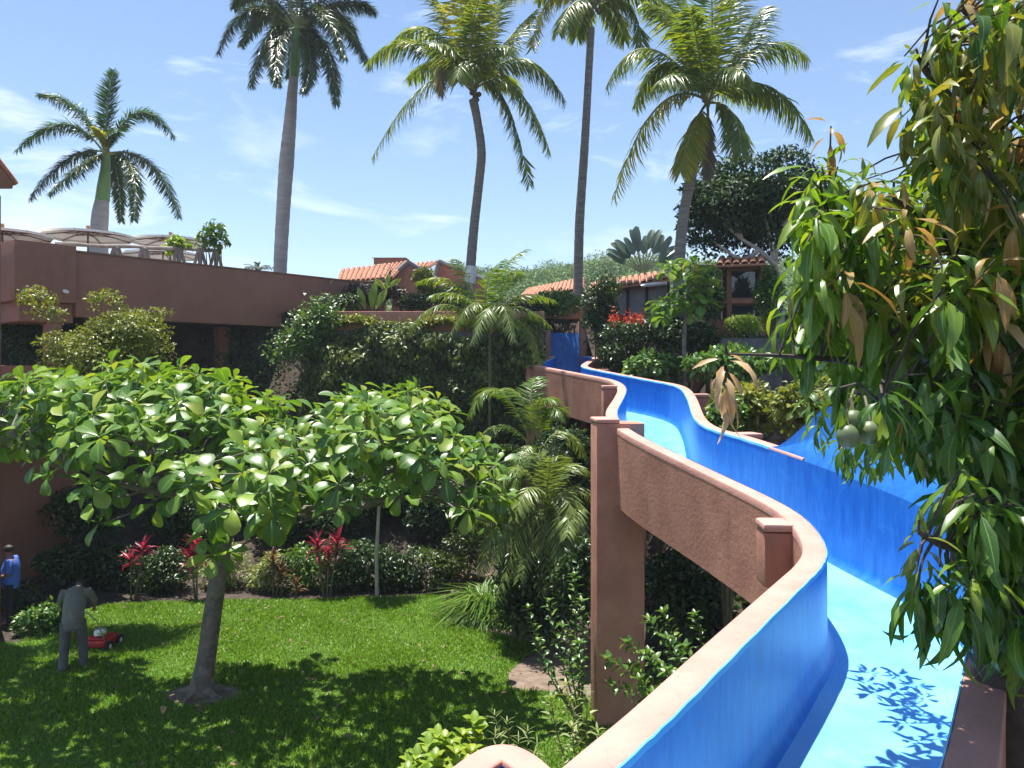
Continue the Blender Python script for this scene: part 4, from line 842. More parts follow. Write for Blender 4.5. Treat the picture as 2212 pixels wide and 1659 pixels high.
shrub('glossy_shrub', 'tangled sunlit shrub against the outside of the slide bend', 'shrub', 1610, 880, 15.4, 75, 66, .17, 2200, FINE, 10, tpl=LS)
shrub('glossy_shrub', 'yellow green tangled shrub behind the three green mangoes', 'shrub', 1735, 895, 12.8, 95, 75, .16, 2600, FINE, 10, tpl=LS, extra=((1850, 860, 90, 80), (1960, 900, 90, 80)))
shrub('glossy_shrub', 'leafy shrub seen through gaps in the hanging mango leaves', 'shrub', 2090, 930, 11.5, 150, 110, .18, 3000, MIDG, 10, tpl=LS)
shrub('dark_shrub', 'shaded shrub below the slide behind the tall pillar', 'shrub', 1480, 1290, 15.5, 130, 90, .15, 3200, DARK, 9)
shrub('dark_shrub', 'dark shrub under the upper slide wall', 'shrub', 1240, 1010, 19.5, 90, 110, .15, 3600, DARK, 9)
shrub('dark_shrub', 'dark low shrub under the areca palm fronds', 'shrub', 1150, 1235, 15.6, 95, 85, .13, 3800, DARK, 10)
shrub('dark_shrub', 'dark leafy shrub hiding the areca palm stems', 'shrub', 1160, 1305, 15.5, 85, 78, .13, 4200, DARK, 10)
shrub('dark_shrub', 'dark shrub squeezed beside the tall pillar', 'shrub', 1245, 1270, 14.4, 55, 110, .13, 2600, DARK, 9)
shrub('climbing_shrub', 'dark foliage between the big leaved sapling and the timber windows', 'shrub', 1528, 640, 22.2, 32, 62, .15, 1900, DARK, 8)
shrub('climbing_shrub', 'foliage at the right corner of the timber windowed house', 'shrub', 1662, 640, 22.4, 34, 75, .14, 2200, MIDG, 9)
shrub('glossy_shrub', 'leafy shrub touching the slide coping below the hanging tan leaves', 'shrub', 1572, 905, 14.6, 46, 46, .16, 1100, MIDG, 7, tpl=LS)
# big dark tree with pale trunk
bt = shrub('shade_tree', 'dense dark tree with a pale trunk and branches right of the leaning palm', 'tree', 1615, 452, 24.6, 135, 88, .18, 26000, BIGT, 22, stems=0, extra=((1510, 470, 50, 56), (1500, 415, 28, 26), (1610, 370, 75, 36), (1700, 350, 50, 32), (1740, 410, 50, 60), (1530, 530, 50, 24), (1670, 530, 80, 40)))
a = MB()
tp = [at(1690, 790, 24.3), at(1684, 690, 24.3), at(1682, 620, 24.3), at(1672, 560, 24.3), at(1690, 490, 24.3)]; a.tube(curve(tp, 4), [float(x) for x in np.linspace(.17, .09, 17)], 9); a.build('trunk', PALE_BARK, bt)
for pts in (((1676, 575), (1640, 540), (1600, 515), (1560, 480)), ((1600, 515), (1590, 480), (1575, 440)), ((1672, 560), (1660, 500), (1640, 430)), ((1690, 490), (1740, 430), (1780, 400)), ((1640, 540), (1600, 560), (1540, 520))):
    a = MB(); a.tube(curve([at(x, y, 24.0) for x, y in pts], 4), [float(x) for x in np.linspace(.085, .03, 4*(len(pts)-1)+1)], 7); a.build('branch', PALE_BARK, bt)

# hedge row behind the lawn
for px, py, Y, rx, ry, lf, n, mt, nm, lb in (
    (25, 1300, 18.2, 60, 50, .12, 900, DARK, 'bed_shrub', 'dark shrub by the feet of the man in blue'),
    (85, 1340, 16.4, 62, 34, .13, 1300, MIDG, 'bed_shrub', 'sunlit low bush left of the bending gardener'),
    (150, 1222, 19.8, 80, 55, .13, 2600, DARK, 'bed_shrub', 'dark glossy shrub behind the bending gardener'),
    (250, 1240, 19.6, 75, 60, .13, 2600, DARK, 'bed_shrub', 'dark shrub right of the gardener under the small red plant'),
    (345, 1245, 19.5, 75, 58, .12, 2800, DARK, 'bed_shrub', 'dark fine leaved shrub between the two red plants'),
    (490, 1225, 19.9, 62, 62, .10, 2300, PALE, 'bed_shrub', 'pale variegated shrub behind the big tree trunk'),
    (575, 1245, 19.6, 50, 55, .11, 1500, PALE, 'bed_shrub', 'pale green shrub just right of the tree trunk'),
    (660, 1240, 19.6, 75, 58, .12, 2100, MIDG, 'bed_shrub', 'mid green shrub under the twin red plants'),
    (755, 1225, 19.8, 80, 72, .12, 3400, DARK, 'bed_shrub', 'dark leafy shrub left of the thin staked sapling'),
    (860, 1225, 19.8, 80, 70, .12, 3400, DARK, 'bed_shrub', 'dark leafy shrub right of the thin staked sapling'),
    (945, 1235, 19.6, 60, 50, .12, 1500, IVY, 'bed_shrub', 'sparse shrub beside the leaf litter patch'),
    (1010, 1190, 20.2, 60, 60, .12, 1500, IVY, 'bed_shrub', 'olive shrub behind the grass clump'),
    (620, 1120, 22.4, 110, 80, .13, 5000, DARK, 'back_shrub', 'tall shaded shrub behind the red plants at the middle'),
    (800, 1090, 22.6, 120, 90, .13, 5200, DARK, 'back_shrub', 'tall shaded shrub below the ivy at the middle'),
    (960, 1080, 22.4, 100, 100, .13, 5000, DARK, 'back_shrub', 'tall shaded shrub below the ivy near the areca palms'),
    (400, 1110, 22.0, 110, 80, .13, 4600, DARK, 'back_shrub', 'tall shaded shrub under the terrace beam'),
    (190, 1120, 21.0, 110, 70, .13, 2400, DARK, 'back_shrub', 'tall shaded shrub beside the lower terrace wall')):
    shrub(nm, lb, 'shrub', px, py, Y, rx, ry, lf, n, mt, 8, tpl=LS if lf > .12 else None)
shrub('vine_mass', 'dark hanging creeper in the shade under the terrace beam', 'creeper', 500, 830, 24.6, 150, 130, .14, 5000, DARK, 14, stems=3)
shrub('vine_mass', 'dark creeper seen through the terrace opening at far left', 'creeper', 60, 740, 21.5, 90, 70, .14, 2500, DARK, 8, stems=3, base=4.9)
sp_ = shrub('sapling', 'thin staked sapling standing at the far lawn edge', 'sapling', 822, 1062, 19.0, 62, 34, .16, 900, MIDG, 7, stems=0)
a = MB(); b = gat(815, 1292); a.tube([b+Vector((0, 0, -.1)), at(813, 1200, 19.0), at(818, 1110, 19), at(822, 1050, 19)], [.05, .045, .04, .02], 8); a.build('trunk', PALE_BARK, sp_)
# red and bronze cordylines
def cordyline(px, py, Y, nlf, L_, mat, label, heads=((0, 0),)):
    c0 = at(px, py, Y); g = ground(c0.x, c0.y); t = thing('cordyline', label, 'plant', (c0.x, c0.y, g), 'cordylines in the bed behind the lawn')
    tm = [tmesh('strap_leaf', leaf_template([(0, .03), (.25, .075), (.6, .07), (1, .004)], dr, .25), mat) for dr in (.25, .5, .8)]
    for hx, hy in heads:
        c = at(px+hx, py+hy, Y); a = MB(); a.tube([Vector((c0.x+hx*.003, c0.y, g-.05)), c], [.025, .02], 6); a.build('stem', STEM, t)
        for i in range(nlf):
            az = i*2.399; el = math.radians(85-75*i/nlf); d_ = Vector((math.cos(az)*math.cos(el), math.sin(az)*math.cos(el), math.sin(el)))
            fm = frames(np.array([d_]), np.array([[0, 0, 1.01]])+rng.normal(0, .1, (1, 3)), [L_*random.uniform(.75, 1.1)])[0]; e = c+Vector((0, 0, -.012*i))
            o = link('leaf', tm[i % 3], t); o.matrix_basis = Matrix([list(fm[k])+[e[k]] for k in range(3)]+[[0, 0, 0, 1]])
cordyline(283, 1205, 18.9, 18, .42, REDL, 'small crimson cordyline above the mower', ((0, 0), (28, -22)))
cordyline(425, 1180, 18.9, 26, .46, REDL, 'brightest red cordyline left of the big tree trunk', ((0, -8), (-12, 22)))
cordyline(705, 1172, 19.0, 24, .44, REDL, 'twin headed dark red cordyline behind the lawn middle', ((-20, 0), (24, -4), (5, 22)))
cordyline(590, 1205, 19.2, 22, .42, BRZ, 'bronze cordyline between the pale shrubs', ((0, 0), (18, 30)))
cordyline(640, 1262, 18.9, 18, .34, BRZ, 'low bronze red cordyline at the lawn edge')
# clump grass
for px, py, Y, R_, n, lb in ((1052, 1330, 17.3, .85, 1700, 'fountain grass clump at the right end of the lawn'), (1105, 1345, 16.5, .62, 900, 'darker grass clump shading the soil bed')):
    c = gat(px, py); t = thing('fountain_grass', lb, 'grass clump', c); az = rng.uniform(0, 6.283, n); el = rng.uniform(.5, 1.45, n)
    D = np.stack([np.cos(az)*np.cos(el), np.sin(az)*np.cos(el), np.sin(el)], 1); P = np.array(c)+np.stack([rng.normal(0, .12, n), rng.normal(0, .12, n), np.zeros(n)], 1)
    cloud('blades', leaf_template([(0, .012), (.5, .012), (1, .001)], 1.0, .3), frames(D, np.tile([[0, 0, 1.]], (n, 1))+rng.normal(0, .1, (n, 3)), rng.uniform(.6, 1.15, n)*R_*1.75), P, DGRASS, t, kind='stuff')
n = 900; P = np.stack([rng.uniform(-1.6, -.4, n), rng.uniform(18.6, 20.5, n), np.zeros(n)], 1); P[:, 2] = gz(P[:, 0], P[:, 1])+.05
cloud('leaf_litter', LS, frames(rdir(n)*np.array([1, 1, .3]), unit(rdir(n)*.5+np.array([0, 0, 1.])), rng.uniform(.08, .2, n)), P, LITTER, kind='stuff', label='pale fallen leaves on the bed beside the grass clump', cat='leaf litter')

n = 260; P = np.stack([rng.uniform(-9, 1, n), rng.uniform(10.5, 18.4, n), np.full(n, .085)], 1); ok = inpoly(P[:, 0], P[:, 1], LAWN); P = P[ok]; n = len(P)
cloud('fallen_leaves', LS, frames(rdir(n)*np.array([1, 1, .25]), unit(rdir(n)*.6+np.array([0, 0, 1.])), rng.uniform(.05, .13, n)), P, LITTER, kind='stuff', label='small dry brown leaves scattered over the lawn', cat='leaf litter')

# shrubs whose leaves can be picked apart: each leaf an object
def place_leaf(me, t, e, d_, nr, l_, name='leaf'):
    fm = frames(np.array([d_]), np.array([nr]), [l_])[0]; o = bpy.data.objects.new(name, me); COL.objects.link(o); o.parent = t
    o.matrix_parent_inverse = Matrix.Translation(-Vector(t.location)); o.matrix_basis = Matrix([[float(x) for x in fm[i]]+[float(e[i])] for i in range(3)]+[[0, 0, 0, 1]]); return o
def spray_shrub(name, label, base, tips, mat, leaf, gap, tplw=OVAL, spread=1.0, droop=.3):
    """branches from base to each tip, with pairs of leaves along them, every leaf an object"""
    t = thing(name, label, 'shrub', base); ms = [tmesh('leaf', leaf_template(tplw, dr, .2), mat) for dr in (.15, droop, .6)]; k = 0
    for tip, bend in tips:
        tip = Vector(tip); pts = bez(Vector(base), (Vector(base)+tip)/2+Vector(bend), tip, 16); a = MB(); L_ = (tip-Vector(base)).length
        a.tube(pts, [float(x) for x in np.linspace(.008+.006*L_, .003, 16)], 5); a.build('stem', STEM, t)
        nl = int(L_/gap); 
        for i in range(nl):
            f_ = .25+.75*(i+.5)/nl; q = f_*15; j = min(int(q), 14); p = pts[j].lerp(pts[j+1], q-j); tg = (pts[j+1]-pts[j]).normalized()
            for sg in (-1, 1):
                az = i*1.9+random.uniform(-.4, .4); s1 = tg.cross(Vector((.2, .3, 1))).normalized(); s2 = s1.cross(tg)
                d_ = (tg*.55+(s1*math.cos(az)+s2*math.sin(az))*sg*spread+Vector((0, 0, .15))).normalized()
                place_leaf(ms[k % 3], t, p, d_, (random.gauss(0, .3), random.gauss(0, .3), 1), leaf*random.uniform(.7, 1.15)); k += 1
        for i in range(4):
            az = i*1.57; place_leaf(ms[k % 3], t, tip, Vector((math.cos(az)*.6, math.sin(az)*.6, .7)), (0, 0, 1), leaf*.8); k += 1
    return t
b = gat(1225, 1520); zz = lambda px, py, Y: at(px, py, Y)
spray_shrub('leafy_shrub', 'tall leafy shrub growing against the left face of the slide pillar', (b.x+.15, 12.2, 0), [(zz(1240, 1245, 12.0), (0, 0, .2)), (zz(1185, 1300, 12.1), (-.1, 0, .2)), (zz(1140, 1315, 12.3), (-.25, 0, .2)), (zz(1255, 1300, 12.3), (.1, .1, .2)), (zz(1215, 1355, 11.7), (0, -.2, .1)), (zz(1160, 1385, 12), (-.2, 0, .1)), (zz(1250, 1390, 11.6), (.05, -.2, .1))], MIDG, .15, .11)
b = zz(1275, 1640, 9.6)
spray_shrub('leafy_shrub', 'pale feathery leaved shrub in front of the pillar foot', (b.x, 9.6, 0), [(zz(1222, 1480, 10.2), (0, 0, .3)), (zz(1265, 1500, 10.0), (0, 0, .3)), (zz(1290, 1580, 9.6), (.1, 0, .3)), (zz(1235, 1570, 9.7), (-.1, 0, .2)), (zz(1190, 1510, 10.2), (-.2, 0, .2))], PALE, .16, .10, LANC[:0] or [(0, .01), (.3, .13), (.6, .12), (1, .01)])
b = zz(1560, 1560, 9.4)
spray_shrub('leafy_shrub', 'bright shrub with level sprays between the pillar and the near slide wall', (b.x, 9.6, 0), [(zz(1308, 1425, 9.3), (.1, 0, .75)), (zz(1320, 1480, 9.2), (.1, 0, .7)), (zz(1352, 1390, 9.5), (.1, 0, .8)), (zz(1400, 1340, 9.7), (.1, 0, .7)), (zz(1430, 1325, 9.8), (.1, 0, .6)), (zz(1500, 1330, 9.8), (.1, 0, .5)), (zz(1400, 1410, 9.2), (.1, 0, .6)), (zz(1440, 1380, 9.2), (.1, -.1, .6)), (zz(1380, 1470, 9.0), (.1, -.1, .5)), (zz(1440, 1450, 8.9), (.1, -.1, .5)), (zz(1480, 1400, 9.0), (.1, -.1, .5)), (zz(1360, 1440, 9.5), (.1, .1, .7)), (zz(1410, 1500, 8.8), (0, -.1, .3))], MIDG, .13, .085, droop=.2)
b = zz(945, 1800, 8.6)
spray_shrub('lime_shrub', 'lime green shrub at the bottom edge beside the rounded coping', (b.x, 8.8, .0), [(zz(1025, 1560, 8.8), (.1, 0, .1)), (zz(1000, 1590, 8.7), (0, 0, .1)), (zz(960, 1600, 8.6), (0, 0, .1)), (zz(925, 1610, 8.5), (-.1, 0, .1)), (zz(885, 1650, 8.4), (-.15, 0, .1)), (zz(940, 1640, 8.2), (0, -.1, .1)), (zz(985, 1630, 8.3), (.05, -.1, .1)), (zz(1010, 1655, 8.3), (.1, -.1, .1)), (zz(910, 1680, 8.0), (-.1, -.1, .1)), (zz(970, 1680, 8.0), (0, -.1, .1)), (zz(1035, 1585, 8.7), (.1, 0, .1)), (zz(945, 1590, 8.7), (0, 0, .1)), (zz(900, 1635, 8.5), (-.1, 0, .1)), (zz(975, 1610, 8.5), (0, 0, .1)), (zz(880, 1670, 8.2), (-.2, 0, .1)), (zz(930, 1660, 8.2), (-.1, 0, .1)), (zz(1020, 1625, 8.5), (.1, 0, .1))], LIME, .18, .10, [(0, .02), (.2, .2), (.5, .32), (.8, .22), (1, .02)])
b = zz(1110, 1700, 9.6)
spray_shrub('leafy_shrub', 'low grassy green plant between the lime shrub and the soil bed', (b.x, 9.9, 0), [(zz(1068, 1545, 10.3), (0, 0, .2)), (zz(1095, 1560, 10.2), (0, 0, .2)), (zz(1140, 1580, 10), (.1, 0, .2)), (zz(1120, 1600, 9.8), (0, 0, .1)), (zz(1160, 1610, 9.6), (.1, 0, .1)), (zz(1070, 1590, 9.9), (-.1, 0, .1))], PALE, .17, .13, STRAP)

# big-leaved sapling right of the slide
bl = thing('almond_sapling', 'big leaved sapling standing before the tiled house right of the slide', 'sapling', (at(1480, 0, 20.2).x, 20.2, ground(at(1480, 0, 20.2).x, 20.2)))
a = MB(); a.tube([Vector(bl.location), at(1478, 720, 20.2), at(1485, 640, 20.2), at(1492, 570, 20.2)], [.06, .055, .04, .02], 8); a.build('trunk', BARK, bl)
AM = [tmesh('leaf', leaf_template(OBOV, dr, .13, wave=.02, twist=tw), ALM) for dr, tw in ((.25, .1), (.5, -.15), (.75, .2), (.4, 0))]
def rosette(t, c, n, l_, mats, axis=(0, 0, 1), spread=(12, 78), names='leaf', dmin=-30, collect=None):
    ax = Vector(axis).normalized(); q = Vector((0, 0, 1)).rotation_difference(ax); ph = random.uniform(0, 6.28)
    for i in range(n):
        el = math.radians(spread[1]+(dmin-spread[1])*(i/(n-1))**.8+random.uniform(-8, 8)); az = ph+i*2.4+random.uniform(-.2, .2)
        d_ = q @ Vector((math.cos(az)*math.cos(el), math.sin(az)*math.cos(el), math.sin(el)))
        nr = q @ Vector((0, 0, 1))+Vector((random.gauss(0, .15), random.gauss(0, .15), 0)); ln = l_*random.uniform(.72, 1.12)*(.62 if i < 2 else 1)
        collect.append((c+d_*.03, d_, nr, ln, random.randrange(len(mats)), i))
col = []
for cx, cy, rx, ry, m_ in ((1480, 650, 66, 26, 17), (1492, 585, 55, 22, 12), (1440, 665, 30, 20, 5), (1520, 630, 26, 20, 5)):
    for i in range(m_):
        a_ = random.uniform(0, 6.28); r_ = math.sqrt(random.random()); rosette(bl, at(cx+rx*r_*math.cos(a_), cy+ry*math.sin(a_)*r_, 20.2+random.uniform(-.6, .6)), 8, .40, AM, collect=col)
for e, d_, nr, ln, mi, i in col[:300]: place_leaf(AM[mi], bl, e, d_, nr, ln)

# ------------------------------------------------------------------ the almond tree on the lawn
alm = thing('almond_tree', 'spreading big leaved almond tree on the lawn with a leaning grey trunk', 'tree', TB)
top = at(492, 1120, 13.2)
trk = [TB+Vector((-.02, 0, -.15)), TB+Vector((.0, 0, .25)), at(446, 1420, 13.4), at(463, 1300, 13.3), at(480, 1190, 13.2), at(494, 1090, 13.2), at(500, 1010, 13.2)]
a = MB(); a.tube(curve(trk, 5), [float(x) for x in np.interp(np.linspace(0, 6, 31), [0, .6, 1.2, 2, 3, 4, 5, 6], [.32, .22, .175, .16, .15, .14, .13, .09])], 14); a.build('trunk', BARK, alm)
for k in range(5):
    an = k*1.3+.4; a = MB(); a.tube([TB+Vector((.1*math.cos(an), .1*math.sin(an), .12)), TB+Vector((.38*math.cos(an), .3*math.sin(an), .04)), TB+Vector((.75*math.cos(an+.2), .55*math.sin(an+.2), .0))], [.09, .055, .02], 7); a.build('root', BARK, alm)
def crown_z(x, y):
    z = np.interp(x, [-9.5, -8, -6.6, -5, -4.3, -3.7, -3.1, -2.2, -1.3, -.5, 0], [4.8, 5.2, 5.35, 5.05, 4.6, 4.3, 4.75, 4.98, 4.75, 4.1, 3.6])
    return z+np.interp(y, [9.9, 10.6, 11.5, 13, 14.5, 15.6], [-.85, -.55, -.15, 0, .12, -.2])
col = []; cen = []
tries = 0
while len(cen) < 400 and tries < 14000:
    tries += 1
    x = random.uniform(-9.6, -.15); y = random.uniform(10.2, 15.4)
    yc = 12.8+1.3*float(sm(-5, -8, x)); gap = math.sin(x*2.6+1.1*math.sin(y*1.7))*math.sin(y*2.3+x*.7)
    if ((x+4.9)/4.9)**2+((y-yc)/2.7)**2 > 1 or gap < -.62: continue
    # gap between the left mass and the right bough, as in the photograph
    if -4.3 < x < -3.4 and random.random() < .5: continue
    lay = random.choice((0, 0, 0, 0, 1, 1, 1, 2)); z = float(crown_z(x, y))-lay*.38+random.gauss(0, .13)
    if any((x-p[0])**2+(y-p[1])**2+(z-p[2])**2 < .24**2 for p in cen): continue
    cen.append((x, y, z))
for x, y, z in cen:
    o_ = Vector((x+4.7, y-12.8, 0)); o_ = o_*(1/max(o_.length, .1)); ax = Vector((o_.x*.45, o_.y*.45-.12, 1))
    rosette(alm, Vector((x, y, z)), random.randint(7, 11), random.uniform(.31, .47), AM, ax, (10, 72), dmin=-32, collect=col)
col.sort(key=lambda c: (c[0]-Vector((0, 0, EYE))).length + (0 if c[5] > 1 else .4) + random.random()*1.6 + (3 if c[0].x < -8.2 else 0))
for e, d_, nr, ln, mi, i in col[:300]: place_leaf(AM[mi], alm, e, d_, nr, ln)
rest = col[300:]
for k in range(4):
    rr = [c for c in rest if c[4] == k]; tp_ = leaf_template(OBOV, (.25, .5, .75, .4)[k], .13, wave=.02, twist=(.1, -.15, .2, 0)[k])
    cloud('foliage', tp_, frames(np.array([c[1] for c in rr]), np.array([c[2] for c in rr]), np.array([c[3] for c in rr])), np.array([c[0] for c in rr]), ALM, alm, kind='stuff')
# limbs from the trunk to groups of rosettes
ends = [(-8.2, 12.6), (-7.2, 11.3), (-7, 14.2), (-6, 12), (-5.6, 14.4), (-5, 11.2), (-4.2, 13.8), (-3.2, 12.4), (-2.4, 13.6), (-2.2, 11.8), (-1.2, 12.6), (-1.4, 13.9), (-.8, 11.9)]
limbs = []
for ex, ey in ends:
    s_ = Vector(trk[5]).lerp(trk[6], random.random()); e = Vector((ex, ey, float(crown_z(ex, ey))-.45)); mid = s_.lerp(e, .5)+Vector((0, 0, -.25)); pts = curve([s_, mid, e], 7); limbs += pts
    a = MB(); a.tube(pts, [float(x) for x in np.linspace(.085, .028, len(pts))], 7); a.build('branch', BARK, alm)
tw = MB(); la = np.array(limbs)
for x, y, z in cen:
    c = Vector((x, y, z)); j = int(np.argmin(((la-np.array(c))**2).sum(1)+4*np.maximum(la[:, 2]-z, 0))); s_ = Vector(la[j]); tw.tube([s_, s_.lerp(c, .6)+Vector((0, 0, -.08)), c], [.02, .014, .009], 5)
tw.build('twigs', BARK, alm, kind='stuff')
fl_ = gat(350, 1542, .09); o = link('fallen_leaf', tmesh('fallen_leaf', leaf_template(OVAL, .4, .3), MANP), None, None, 'pale yellow fallen leaf lying on the shaded lawn', 'leaf'); o.location = fl_; o.rotation_euler = (.6, .3, .4); o.scale = (.22, .22, .22)

# ------------------------------------------------------------------ the mango tree on the right
mg = thing('mango_tree', 'mango tree on the right with drooping leaves, tan new growth and three green fruits', 'tree', (2.75, 4.1, ground(2.75, 4.1)))
a = MB(); a.tube(curve([Vector((2.85, 4.1, -.2)), Vector((2.72, 4.1, 2)), Vector((2.55, 4.05, 4)), Vector((2.5, 4.2, 5.6)), Vector((2.6, 4.4, 6.6)), Vector((2.75, 4.6, 7.3))], 5), [float(x) for x in np.linspace(.25, .045, 26)], 12); a.build('trunk', TWIG, mg)
MSH = {}
for nm, mt in (('l', MANL), ('g', MANG), ('o', MANO), ('t', MANT), ('p', MANP)):
    MSH[nm] = [(leaf_template(LANC, dr, .16, wave=.035, twist=tw_), mt) for dr, tw_ in ((.3, .2), (.6, -.2), (.9, .3), (.45, 0))]
MME = {k: [tmesh('mango_leaf', tp_, mt) for tp_, mt in v] for k, v in MSH.items()}
mcol = []; mcen = []
def whorl(c, kind, n, l_, droop, axis=(0, 0, 1)):
    ax = Vector(axis).normalized(); ph = random.uniform(0, 6.28); mcen.append(Vector(c))
    q = Vector((0, 0, 1)).rotation_difference(ax)
    for i in range(n):
        el = math.radians(55-droop*(i/(n-1))+random.uniform(-14, 14)); az = ph+i*2.4+random.uniform(-.3, .3)
        d_ = q @ Vector((math.cos(az)*math.cos(el), math.sin(az)*math.cos(el), math.sin(el))); d_ = (d_+Vector((0, 0, -droop/200))).normalized()
        nr = Vector((random.gauss(0, .25), random.gauss(0, .25), 1))
        if abs(d_.z) > .8: nr = Vector((math.cos(az), math.sin(az), .3))
        mcol.append((Vector(c)+ax*(-.02*i*.6)+d_*.025, d_, nr, l_*random.uniform(.58, 1.0)*(.6 if i < 2 else 1), kind, random.randrange(4)))
def region(poly, n, Y0, Y1, kinds, nl, l_, droop, mind=.085):
    k = 0; tr = 0; xs = [p[0] for p in poly]; ys = [p[1] for p in poly]; PP = [Vector((p[0], p[1], 0)) for p in poly]
    while k < n and tr < 4000:
        tr += 1; x = random.uniform(min(xs), max(xs)); y = random.uniform(min(ys), max(ys))
        if not bool(inpoly(np.array([x]), np.array([y]), PP)[0]): continue
        c = at(x, y, random.uniform(Y0, Y1))
        if any((c-p).length < mind for p in mcen): continue
        whorl(c, random.choice(kinds), random.randint(*nl), random.uniform(*l_), random.uniform(*droop), (random.gauss(-.15, .3), random.gauss(-.2, .3), 1)); k += 1
# hanging olive and tan growth at the top
region([(1955, 20), (2300, -120), (2300, 330), (2120, 330), (1965, 240), (1945, 110)], 66, 3.4, 4.8, 'ooogoollt', (8, 12), (.24, .34), (120, 150))
region([(2000, 240), (2300, 240), (2300, 480), (2030, 420)], 38, 3.5, 5.0, 'ooolgg', (8, 12), (.26, .34), (110, 145))
# broad green body
region([(1765, 330), (1900, 385), (2020, 400), (2300, 380), (2300, 620), (2000, 640), (1750, 600), (1735, 470)], 112, 3.4, 5.2, 'llllllgot', (9, 12), (.25, .34), (80, 125))
region([(1720, 480), (2000, 560), (2300, 560), (2300, 900), (1960, 900), (1800, 780), (1705, 690)], 135, 3.3, 5.4, 'llllgggggot', (9, 12), (.27, .36), (110, 150))
region([(1870, 760), (2300, 760), (2300, 1040), (2120, 1000), (1950, 900)], 80, 3.3, 5.0, 'gggggg', (9, 13), (.28, .36), (125, 160))
region([(2150, 1010), (2330, 1000), (2330, 1450), (2195, 1380)], 58, 3.2, 4.8, 'gggg', (9, 12), (.26, .34), (120, 155))
region([(2050, 1000), (2330, 1000), (2330, 1420), (2110, 1330)], 46, 3.05, 3.7, 'lgggg', (9, 12), (.26, .34), (110, 150), .08)
region([(2230, -200), (2700, -200), (2700, 1400), (2230, 1400)], 60, 3.2, 5.6, 'gggggo', (9, 12), (.27, .36), (100, 150), .2)
# tan flushes that stand out
for px, py, Y, kd, n_, l_, dr in ((1795, 272, 3.9, 't', 8, .22, 140), (1755, 350, 4.0, 'l', 10, .3, 120), (1810, 360, 3.9, 'l', 10, .3, 120), (1860, 400, 3.8, 'l', 10, .32, 115), (1730, 430, 4.0, 'l', 10, .32, 130), (1780, 440, 3.8, 'l', 10, .33, 125), (1725, 560, 3.8, 'l', 10, .33, 135), (1705, 640, 3.8, 'l', 9, .33, 140), (1960, 215, 3.7, 'o', 10, .3, 150), (1880, 395, 3.6, 'o', 9, .27, 120), (1822, 585, 3.5, 't', 11, .34, 110), (2200, 440, 3.4, 't', 8, .28, 110), (1745, 690, 3.7, 'g', 8, .3, 120), (2150, 560, 3.3, 't', 6, .3, 130), (1932, 395, 3.8, 'g', 9, .22, 70)):
    whorl(at(px, py, Y), kd, n_, l_, dr, (random.gauss(-.1, .1), -.3, 1))
# pale limp cluster hanging clear of the crown, over the far shrubs
whorl(at(1566, 768, 3.6), 'p', 15, .235, 150); 
whorl(at(1905, 850, 2.98), 'g', 9, .28, 155, (-.1, -.1, 1)); whorl(at(1812, 838, 3.0), 'g', 7, .26, 160, (-.1, -.1, 1))
# low branch hanging over the slide
for px, py, Y, kd, n_, l_, dr in ((1985, 1150, 3.15, 'o', 8, .17, 100), (1990, 1195, 3.15, 'g', 11, .27, 140), (1978, 1240, 3.1, 'g', 11, .29, 150), (2030, 1225, 3.1, 'g', 11, .30, 145), (2075, 1255, 3.05, 'g', 10, .31, 135), (1975, 1290, 3.1, 'g', 7, .26, 155), (2050, 1290, 3.1, 'g', 9, .28, 150), (2120, 1290, 3.1, 'g', 9, .3, 130)):
    whorl(at(px, py, Y), kd, n_, l_, dr, (-.25, -.2, 1))
# twigs further out over the channel (their shade falls on the floor)
for fx, fy in ((2.75, 5.95), (2.85, 5.75), (2.95, 6.0), (2.8, 6.15), (3.0, 5.5), (2.85, 5.25), (3.1, 6.3), (2.95, 5.75), (3.1, 5.9), (2.75, 5.5), (2.75, 5.1), (2.9, 6.35), (2.7, 5.2), (2.65, 4.9), (3.15, 6.1), (2.9, 5.6)):
    tt_ = random.uniform(1.9, 2.7); p = Vector((fx, fy, EYE-2.5))+SUN*tt_; whorl(p, 'g', 10, .26, 110)
mcol.sort(key=lambda c: (c[0]-Vector((0, 0, EYE))).length+random.random()*1.0-(1.5 if c[4] in 'tp' else 0)+(4 if c[0].x/c[0].y > .66 else 0))
for e, d_, nr, ln, kd, mi in mcol[:300]: place_leaf(MME[kd][mi], mg, e, d_, nr, ln)
for kd in 'lgotp':
    for mi in range(4):
        rr = [c for c in mcol[300:] if c[4] == kd and c[5] == mi]
        if rr: cloud('foliage', MSH[kd][mi][0], frames(np.array([c[1] for c in rr]), np.array([c[2] for c in rr]), np.array([c[3] for c in rr])), np.array([c[0] for c in rr]), MSH[kd][mi][1], mg, kind='stuff')
spine = curve([Vector((2.55, 4.05, 3.6)), Vector((2.5, 4.2, 5.6)), Vector((2.55, 4.4, 7.2)), Vector((2.7, 4.5, 8.6))], 8); bl_ = list(spine)
def limb(pts, r0, r1):
    pts = curve(pts, 6); bl_.extend(pts); a = MB(); a.tube(pts, [float(x) for x in np.linspace(r0, r1, len(pts))], 7); a.build('branch', TWIG, mg)
limb([spine[20], at(2150, 60, 4.2), at(2080, 20, 4.1)], .05, .014)
limb([spine[22], at(2300, -60, 4.5), at(2350, -120, 4.4)], .05, .014)
limb([spine[12], at(2330, 300, 4.2), at(2420, 250, 4.2)], .05, .014)
limb([spine[16], at(2150, 330, 4.0), at(2060, 330, 3.9)], .05, .014)
limb([spine[8], at(2000, 700, 4.2), at(1850, 600, 4.1), at(1790, 480, 4.0)], .07, .018)
limb([spine[10], at(2050, 520, 4.2), at(1930, 430, 4.1)], .06, .016)
